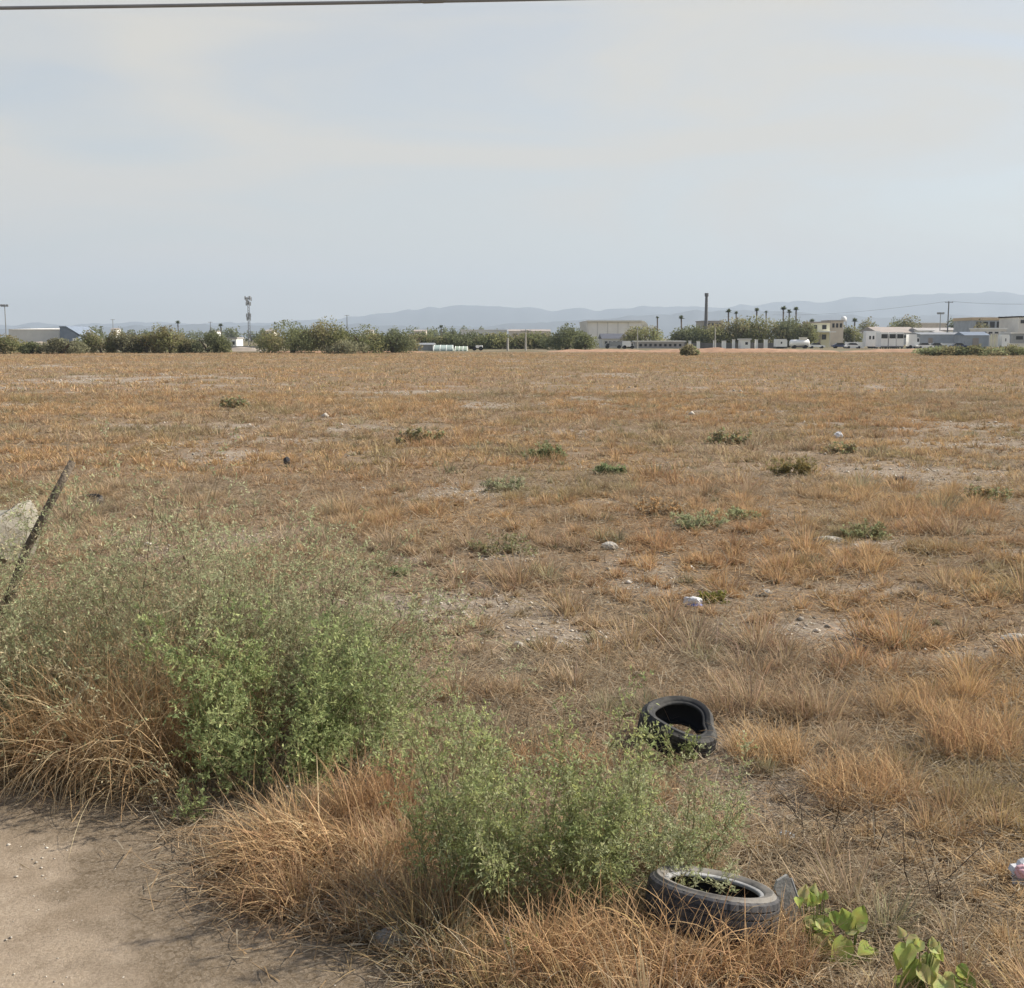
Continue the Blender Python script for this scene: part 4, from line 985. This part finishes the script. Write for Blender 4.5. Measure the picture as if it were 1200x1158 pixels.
for i, (px, w, top, m, lab) in enumerate([(316, 10, 388, 'cream', 'cream house on the skyline right of the lattice mast'), (492, 14, 388, 'tan', 'tan house on the skyline left of the flat crowned palm'), (432, 9, 388, 'white', 'white house on the skyline behind the main grove'), (250, 9, 389, 'white', 'white house on the skyline over the left grove'), (133, 6, 386, 'pale', 'narrow pale house on the skyline above the left grove')]):
    house('far_house', lab, px - w / 2, px + w / 2, top, 720 + 12 * i, 10, M[m], M['brownroof'], 'gable', 1.5, windows=wins(px - w / 2 + .5, px + w / 2 - .5, 2, top + 2, top + 4.5))
def hangar():
    Y = 372; o = X(722, Y); t = thing('leaning_warehouse', 'big beige warehouse with a leaning left wall and rounded right end', 'warehouse', (o, Y, 0))
    def p(px, py): return (X(px, Y) - o, max(Zat(py, Y), -.1))
    MB().prism([p(693, 409), p(752, 409), p(752, 377.5), p(688, 377.5)], 0, 34).build('wall', M['beige'], t)
    MB().prism([p(691, 409), p(692.7, 409), p(687.7, 376), p(686, 376)], -.5, 34.5).build('edge_frame', M['pale'], t)
    MB().prism([p(687.9, 377.3), p(752, 377.3), p(752, 375.6), p(687.9, 375.6)], -.7, 34.7).build('parapet', M['cream'], t)
    x0, x1 = p(752.2, 0)[0], p(760.5, 0)[0]; h = Zat(376, Y); V = []
    poly = [(x0, -.1)] + [(x0 + (x1 - x0) * math.sin(a) ** .8, h * (math.cos(a) * .42 + .58)) for a in np.linspace(0, pi / 2, 8)] + [(x1, -.1)]
    MB().prism(poly[::-1], .2, 33.8).build('rounded_end', M['cream'], t)
    for px in (700, 712, 724, 736): 
        a = p(px, 0)[0]; MB().box(a, -.05, Zat(377.5, Y) / 2, .25, .3, Zat(377.5, Y) - .2).build('rib', M['pale'], t)
hangar()
house('low_house', 'blue grey roofed low house before the beige warehouse', 706, 734, 397, 335, 14, M['pale'], mat('slate_roof', (.09, .095, .115), .7, .15, .6), 'gable', 6, windows=wins(708, 732, 5, 400, 404))
house('long_low_building', 'long low grey building with a cream awning left of the park', 744, 803, 401, 318, 9, M['greyroof'], M['pale'], windows=wins(748, 800, 9, 403, 406, .5))
th, h = house('boiler_house', 'concrete frame plant building at the foot of the tall chimney', 822, 847, 377, 450, 14, M['concrete'], M['greyroof'], windows=wins(824, 846, 5, 379, 383))
def chimney():
    Y = 448; x = X(827, Y); h = Zat(343.5, Y); t = thing('chimney', 'tall dark factory chimney rising above the park', 'chimney', (x, Y, 0))
    MB().lathe([(.8, -.1), (.5, h * .95), (.48, h * .96)], 16).build('shaft', M['steel'], t, smooth=True)
    MB().lathe([(.51, h * .93), (.74, h * .94), (.74, h * .995), (.60, h), (.4, h), (.4, h * .95)], 16).build('cap', M['steel'], t)
    mb = MB()
    for i in range(16): mb.box(0, -1.05 + .4 * i / 16, 3 + i * h / 18, .5, .06, .06)
    mb.build('ladder', M['steel'], t)
chimney()
# white pillars and boxes along the street
for px, w, top, lab in [(808.5, 3.0, 400, 'first white pillar at the left end of the row'), (818.5, 3.6, 400.5, 'white pillar second from the left of the row'), (837.5, 3, 399.5, 'white pillar under the tall chimney'),
                    (848.5, 4.6, 400, 'leaning edged white pillar right of the chimney pillar'), (859.8, 3, 398.5, 'white pillar left of the white kiosk'), (886.5, 3, 398.5, 'white pillar right of the white kiosk'), (897.5, 4, 398.5, 'last white pillar left of the white trailer')]:
    Y = 312; t = thing('white_pillar', lab, 'pillar', (X(px, Y), Y, 0), group='white pillars along the street'); k = Y / F; h = Zat(top, Y)
    MB().box(0, 0, h / 2 - .1, w * k, .7, h + .2).build('shaft', M['white'], t)
    MB().box(0, 0, h + .09, w * k + .14, .86, .14).build('cap', M['pale'], t)
fence_wall('boundary_wall', 'dark grey wall behind the row of white pillars', 803, 922, 402, 316, mat('dark_wall', (.15, .145, .14), .9, .2, .5))
house('kiosk', 'white kiosk standing in the row of pillars', 868, 879.5, 398.5, 311, 3, M['white'], M['pale'], windows=[(873.5, 401, 876.5, 404)], cat='kiosk')
def trailer(label, px0, px1, top, Y, m, nwin=3):
    xa, xb = X(px0, Y), X(px1, Y); w = xb - xa; h = Zat(top, Y); t = thing('trailer', label, 'trailer', ((xa + xb) / 2, Y, 0))
    MB().prism([(-w / 2, .5), (w / 2, .5), (w / 2, h * .85), (w / 2 - w * .08, h), (-w / 2 + w * .03, h), (-w / 2, h * .93)], -1.2, 1.2).build('body', m, t)
    for i in range(nwin): MB().box(-w * .33 + w * .66 * (i + .5) / nwin, 0, h * .62, w * .12, 2.46, h * .2).build('window', M['dark'], t)
    for x in (-w * .1, w * .12):
        for y in (-1.05, 1.05): MB().tube([(x, y - .13, .42), (x, y + .13, .42)], .42, 12).build('wheel', M['tyreblack'], t)
trailer('white trailer between the pillars and the white tank', 908, 921.5, 397.5, 309, M['white'], 1)
def tank():
    Y = 313; o = X(937, Y); k = Y / F; t = thing('tank_trailer', 'white rounded tank on wheels at the right end of the pillars', 'tank', (o, Y, 0)); r = 4.2 * k; L_ = 21 * k; zc = Zat(402.5, Y)
    MB().tube([(-L_ / 2 - r * .25, 0, zc), (-L_ / 2 + .1, 0, zc), (L_ / 2 - .1, 0, zc + .15), (L_ / 2 + r * .2, 0, zc + .15)], [r * .55, r, r, r * .55], 18).build('barrel', M['white'], t, smooth=True)
    MB().box(L_ * .2, 0, zc + r + .2, L_ * .4, r * 1.2, .9).build('hatch_box', M['cream'], t)
    MB().box(0, 0, max(.5, zc - r), L_ * .9, 1.6, .3).build('chassis', M['steel'], t)
    for x in (-L_ * .3, L_ * .3):
        for y in (-.9, .9): MB().tube([(x, y - .13, .45), (x, y + .13, .45)], .45, 12).build('wheel', M['tyreblack'], t)
tank()
th, h = house('yellow_house', 'two storey pale yellow house right of the park', 950, 972, 378.5, 352, 10, M['yellow'], M['brownroof'], windows=[(953, 381, 957, 386), (963, 381, 968, 386), (953, 393, 957, 398), (963, 392, 968, 398)], doors=[(958, 392, 961.5, 405)])
k_ = 352 / F; MB().box(2 * k_, -1.2, Zat(389, 352), 28 * k_, 2.4, .25).build('balcony', M['white'], th)
for x in (-9, 9): MB().box(x * k_, -2.2, Zat(389, 352) / 2, .3, .3, Zat(389, 352) - .3).build('column', M['cream'], th)
house('brown_house', 'brown two storey house wing behind the yellow house', 972.5, 988, 376.5, 372, 10, M['tan'], M['greyroof'], windows=wins(974, 987, 3, 379, 384))
def water_tank():
    Y = 440; t = thing('water_tank', 'white water tank on legs above the houses', 'water tank', (X(988, Y), Y, 0)); z = Zat(377, Y); h = Zat(371, Y)
    MB().lathe([(0, z), (1.0, z), (1.0, h - .5), (.5, h), (0, h + .05)], 14).build('barrel', M['white'], t, smooth=True)
    for x in (-.8, .8):
        for y in (-.8, .8): MB().tube([(x, y, -.1), (x, y, z)], .1, 5).build('leg', M['galv'], t)
water_tank()
def car(label, px, Y, m, rz=0):
    t = thing('parked_car', label, 'car', (X(px, Y), Y, 0), rz)
    MB().prism([(-2.1, .35), (2.1, .35), (2.15, .75), (1.2, .92), (-1.6, .95), (-2.15, .8)], -.85, .85).build('body', m, t)
    MB().prism([(-1.5, .955), (1.15, .925), (.55, 1.42), (-.95, 1.45)], -.74, .74).build('cabin', M['dark'], t)
    for x in (-1.3, 1.35):
        for y in (-.8, .8): MB().tube([(x, y - .11, .32), (x, y + .11, .32)], .32, 14).build('wheel', M['tyreblack'], t)
car('dark blue car parked right of the yellow house', 985, 318, M['carblue'])
trailer('long white trailer left of the parked white trucks', 1013, 1031, 388, 318, M['white'], 3)
for px, lab in [(1036.5, 'white van next to the long white trailer'), (1046, 'white van second from the long white trailer'), (1055, 'white van with a spare wheel third from the long trailer')]:
    Y = 308; k = Y / F; w = 8.4 * k; h = Zat(389.5, Y); t = thing('parked_van', lab, 'van', (X(px, Y), Y, 0), group='white vans parked facing the field')
    MB().box(0, 2.2, .4 + (h - .4) / 2, w, 4.4, h - .4).build('body', M['white'], t)
    MB().box(0, .02, h * .76, w * .86, .12, h * .26).build('windscreen', M['dark'], t)
    MB().box(0, -.03, .5, w * .98, .14, .3).build('bumper', M['steel'], t)
    for x in (-w * .4, w * .4):
        for y in (.7, 3.6): MB().tube([(x - .12, y, .38), (x + .12, y, .38)], .38, 12).build('wheel', M['tyreblack'], t)
box_truck('tall white lorry with its cab facing right, right of the white vans', 1070, 310, 13, 16.5, name='box_truck')
house('grey_shed', 'blue grey long shed behind the white lorry', 1079, 1131, 392, 322, 12, M['bluegrey'], M['galv'], 'gable', 2.5, doors=[(1088, 396, 1093, 406), (1118, 396, 1124, 406)])
house('roofed_warehouse', 'long brown roofed warehouse above the white vans', 1030, 1080, 390, 480, 30, M['pale'], M['brownroof'], 'gable', 7, windows=wins(1034, 1078, 6, 393, 396))
house('roofed_warehouse', 'grey brown roofed warehouse left of the ochre corniced building', 1084, 1136, 391, 470, 30, M['pale'], M['greyroof'], 'gable', 7, windows=wins(1088, 1132, 6, 394, 396))
house('white_hall', 'white topped hall between the two roofed warehouses', 1079, 1109, 379, 600, 20, M['tan'], M['white'])
house('corniced_building', 'two storey grey building with an ochre cornice at the right', 1139, 1192, 375.5, 372, 16, M['bluegrey'], None, windows=wins(1142, 1190, 6, 377, 384, .7), parapet=(M['orange'], 3.4))
house('terrace_building', 'white roofed building at the right border of the photo', 1193, 1236, 372, 345, 14, M['pale'], M['cream'], windows=wins(1194, 1234, 4, 375, 379, .8), parapet=(M['white'], 1.6))
house('white_roof_shop', 'white roofed shop before the corniced building', 1149, 1179, 386, 340, 8, M['pale'], M['white'], windows=wins(1150, 1178, 4, 389, 393))
house('blue_roof_shed', 'grey shed with a blue roof in front of the white roofed shop', 1131, 1159, 393, 312, 8, M['bluegrey'], M['blue'], 'gable', 4, doors=[(1140, 396, 1147, 406)])
def gate():
    Y = 306; k = Y / F; t = thing('striped_gate', 'cream and white barred gate right of the blue roofed shed', 'gate', (X(1165, Y), Y, 0)); h = Zat(392, Y)
    for i in range(4): MB().box((-3.4 + i * 2.2) * k, 0, h / 2, 1.4 * k, .3, h).build('bar', M['cream'] if i % 2 else M['yellow'], t)
    MB().box(0, .05, h + .1, 9.5 * k, .5, .22).build('lintel', M['pale'], t)
gate()
trailer('white caravan right of the barred gate', 1172, 1181, 392, 307, M['white'], 1)
house('grey_hut', 'grey flat roofed hut at the right border below the white roofed building', 1185, 1230, 391, 309, 7, M['galv'], M['pale'], windows=wins(1188, 1228, 3, 394, 398))

fence_wall('boundary_wall', 'low white wall before the blue grey long shed', 1080, 1128, 402.5, 314, M['white'])
fence_wall('boundary_wall', 'low white wall between the blue car and the long white trailer', 991, 1012, 401, 325, M['white'])
fence_wall('boundary_wall', 'low cream wall at the foot of the grey hut', 1182, 1235, 402.5, 303, M['cream'])
for px, w, top, Y, m, r, lab in [(1004, 12, 389, 430, 'white', 'greyroof', 'small white house left of the long brown roofed warehouse'), (1026, 9, 384.5, 540, 'cream', 'brownroof', 'cream house above the long white trailer roof'),
        (1088, 12, 388.5, 420, 'white', 'pale', 'white house above the blue grey long shed, left one'), (1103, 11, 390, 400, 'cream', 'greyroof', 'cream house above the blue grey long shed, just left of the tall pole'),
        (1121, 14, 388, 410, 'white', 'brownroof', 'white house right of the tall utility pole'), (1132, 9, 385, 520, 'pale', 'greyroof', 'pale house at the corner of the ochre corniced building'), (1052, 14, 386.5, 560, 'white', 'white', 'white flat house behind the round olive tree')]:
    house('small_house', lab, px - w / 2, px + w / 2, top, Y, 9, M[m], M[r], 'gable' if w < 12 else 'flat', 2, windows=wins(px - w / 2 + .6, px + w / 2 - .6, 3, top + 2.5, top + 5.5, .5))
for px, Y, m, lab in [(1000, 312, 'white', 'white car parked left of the long white trailer'), (1084, 308, 'white', 'white car parked before the low white wall'), (1098, 309, 'steel', 'dark grey car parked before the low white wall'), (1124, 307, 'carblue', 'dark car parked right of the tall utility pole'), (957, 316, 'white', 'white car parked in front of the yellow house')]:
    car(lab, px, Y, M[m])
# ------------------------------------------------------------------ masts, poles and wires
def mast(label, px, top, Y, heads, r=.35):
    x = X(px, Y); h = Zat(top, Y); t = thing('lattice_mast', label, 'mast', (x, Y, 0)); mb = MB()
    cs = [(r * cos(a), r * sin(a)) for a in (0.3, 2.4, 4.5)]
    for c in cs: mb.tube([(c[0] * 1.6, c[1] * 1.6, -.1), (c[0], c[1], h)], .09, 5)
    n = int(h / 1.1)
    for i in range(n):
        z0, z1 = h * i / n, h * (i + 1) / n; s0 = 1.6 - .6 * i / n
        for j in range(3):
            a, b = cs[j], cs[(j + 1) % 3]; mb.tube([(a[0] * s0, a[1] * s0, z0), (b[0] * s0, b[1] * s0, z1)], .045, 4)
    mb.build('lattice', M['steel'], t)
    for z, n_, rr in heads:
        zz = Zat(z, Y)
        for i in range(n_):
            a = 2 * pi * i / n_ + .4; MB().box(rr * cos(a), rr * sin(a), zz + (.25 if i % 2 else -.2), .42, .3, 1.4, a).build('antenna', M['galv'], t)
        MB().tube([(rr * cos(a), rr * sin(a), zz) for a in np.linspace(0, 2 * pi, 13)], .06, 4).build('antenna_ring', M['steel'], t)
mast('tall lattice mast with two clusters of antennas left of the main grove', 292, 348, 470, [(350, 6, 1.15), (355.5, 5, .8), (369, 4, .7), (373, 4, .6)])
def lamp_mast(label, px, top, Y):
    x = X(px, Y); h = Zat(top, Y); t = thing('lamp_mast', label, 'mast', (x, Y, 0))
    MB().tube([(0, 0, -.1), (0, 0, h)], [.22, .14], 8).build('pole', M['galv'], t)
    MB().box(0, 0, h, 2.4, .25, .25).build('crossbar', M['galv'], t)
    for dx in (-1.0, -.1, .9): MB().box(dx, -.2, h + .3, .75, .5, .6).build('floodlight', M['galv'], t)
lamp_mast('thin floodlight mast at the far left border', 7.5, 359, 400)
lamp_mast('small double lamp mast left of the tall utility pole', 1101, 368, 450)
def pole(label, px, top, Y, r=.15, arms=1, m=None, name='utility_pole', aw=2.2):
    x = X(px, Y); h = Zat(top, Y); t = thing(name, label, 'pole', (x, Y, 0)); m = m or M['galv']
    MB().tube([(0, 0, -.1), (0, 0, h)], [r * 1.2, r * .8], 8).build('shaft', m, t)
    for i in range(arms):
        MB().box(0, -.16, h - .35 - i * 1.1, aw, .12, .14).build('crossarm', M['steel'], t)
        for dx in (-.45, 0, .45): MB().lathe([(0.001, h - .28 - i * 1.1), (.07, h - .28 - i * 1.1), (.04, h - .02 - i * 1.1), (.001, h)], 6, dx * aw, -.16).build('insulator', M['bluegrey'], t)
    return Vector((x, Y, h))
p1 = pole('tall dark utility pole above the scrub at the right', 1110, 353, 330, .19, 1, M['steel'])
p2 = pole('tall pale concrete pole before the hedge', 616, 386, 262, .17, 1, M['concrete'])
p3 = pole('short pale post before the hedge', 595, 396, 258, .22, 0, M['concrete'], 'short_post')
p4 = pole('pale pole in front of the beige warehouse', 747, 384, 300, .14, 1, M['concrete'])
p5 = pole('thin pole between the skyline palms and the main grove', 407, 369, 600, .2, 1, M['steel'])
p6 = pole('pale pole under the tall chimney', 838, 384, 308, .15, 0, M['concrete'])
p7 = pole('thin pole on the skyline above the left grove', 133, 374, 640, .2, 1, M['galv'])
p8 = pole('short pole in the middle of the left grove', 190, 386, 270, .13, 1, M['concrete'])
p9 = pole('thin pole in the skyline left of the leftmost grove tree', 247, 377, 620, .18, 1, M['steel'])
def wire(label, a, b, sag=.8, dz=(0,), r=.03):
    t = thing('power_wire', label, 'wire', tuple(a)); mb = MB(); d = b - a
    for q in dz: mb.tube([(d.x * s, d.y * s, d.z * s - sag * 4 * s * (1 - s) + q) for s in np.linspace(0, 1, 25)], r, 4)
    mb.build('strand', M['cable'], t)
wire('power line from the tall utility pole running left over the roofs', p1 + Vector((0, -.16, 0)), at(905, 369, 520), 1.2)
wire('power line from the tall utility pole running right out of the photo', p1 + Vector((0, -.16, 0)), at(1290, 352, 250), .8)
# mounds of red earth along the far edge
def mound(label, px0, px1, hpx, Y, seed):
    xa, xb = X(px0, Y), X(px1, Y); k = Y / F; n = 60; m = 9; xs = np.linspace(xa, xb, n); V = []
    for j in range(m):
        t = j / (m - 1); yy = Y + (t - .5) * 5
        z = hpx * k * sin(pi * t) * (.35 + .9 * fbm(xs / 4 + seed, np.full(n, t * 3), seed, 3)) * np.sin(np.linspace(0, pi, n)) ** .35 - .05
        V.append(np.stack([xs, np.full(n, yy), z], 1))
    i_ = np.arange(n * m).reshape(m, n); q = np.stack([i_[:-1, :-1], i_[:-1, 1:], i_[1:, 1:], i_[1:, :-1]], -1).reshape(-1, 4)
    tag(link('earth_bank', npmesh('earth_bank', np.concatenate(V), q, smooth=True), M['redearth'] if seed < 9 else M['paleearth']), kind='structure')
M['paleearth'] = mat('pale_earth', (.33, .28, .23), .95, .2, .5, bump=.5, bscale=3)
mound('', 745, 985, 5.5, 232, 3); mound('', 985, 1240, 4.5, 236, 4); mound('', 300, 500, 3, 228, 5); mound('', 640, 760, 4, 240, 6)
mound('', -40, 110, 11, 262, 10); mound('', 260, 312, 5, 250, 11)

# ------------------------------------------------------------------ the air
def haze():
    o = MB().box(0, 6500, 349, 26000, 15000, 702).build('haze', M['white'])
    m = bpy.data.materials.new('haze'); m.use_nodes = True; t = m.node_tree; t.nodes.remove(t.nodes['Principled BSDF'])
    v = t.nodes.new('ShaderNodeVolumePrincipled'); v.inputs['Color'].default_value = (.70, .82, .96, 1); v.inputs['Density'].default_value = HAZE; v.inputs['Anisotropy'].default_value = .1
    t.links.new(v.outputs[0], t.nodes['Material Output'].inputs['Volume']); m.cycles.homogeneous_volume = True if hasattr(m.cycles, 'homogeneous_volume') else None
    o.data.materials[0] = m; tag(o, kind='stuff')
HAZE = 1.25e-4
haze()
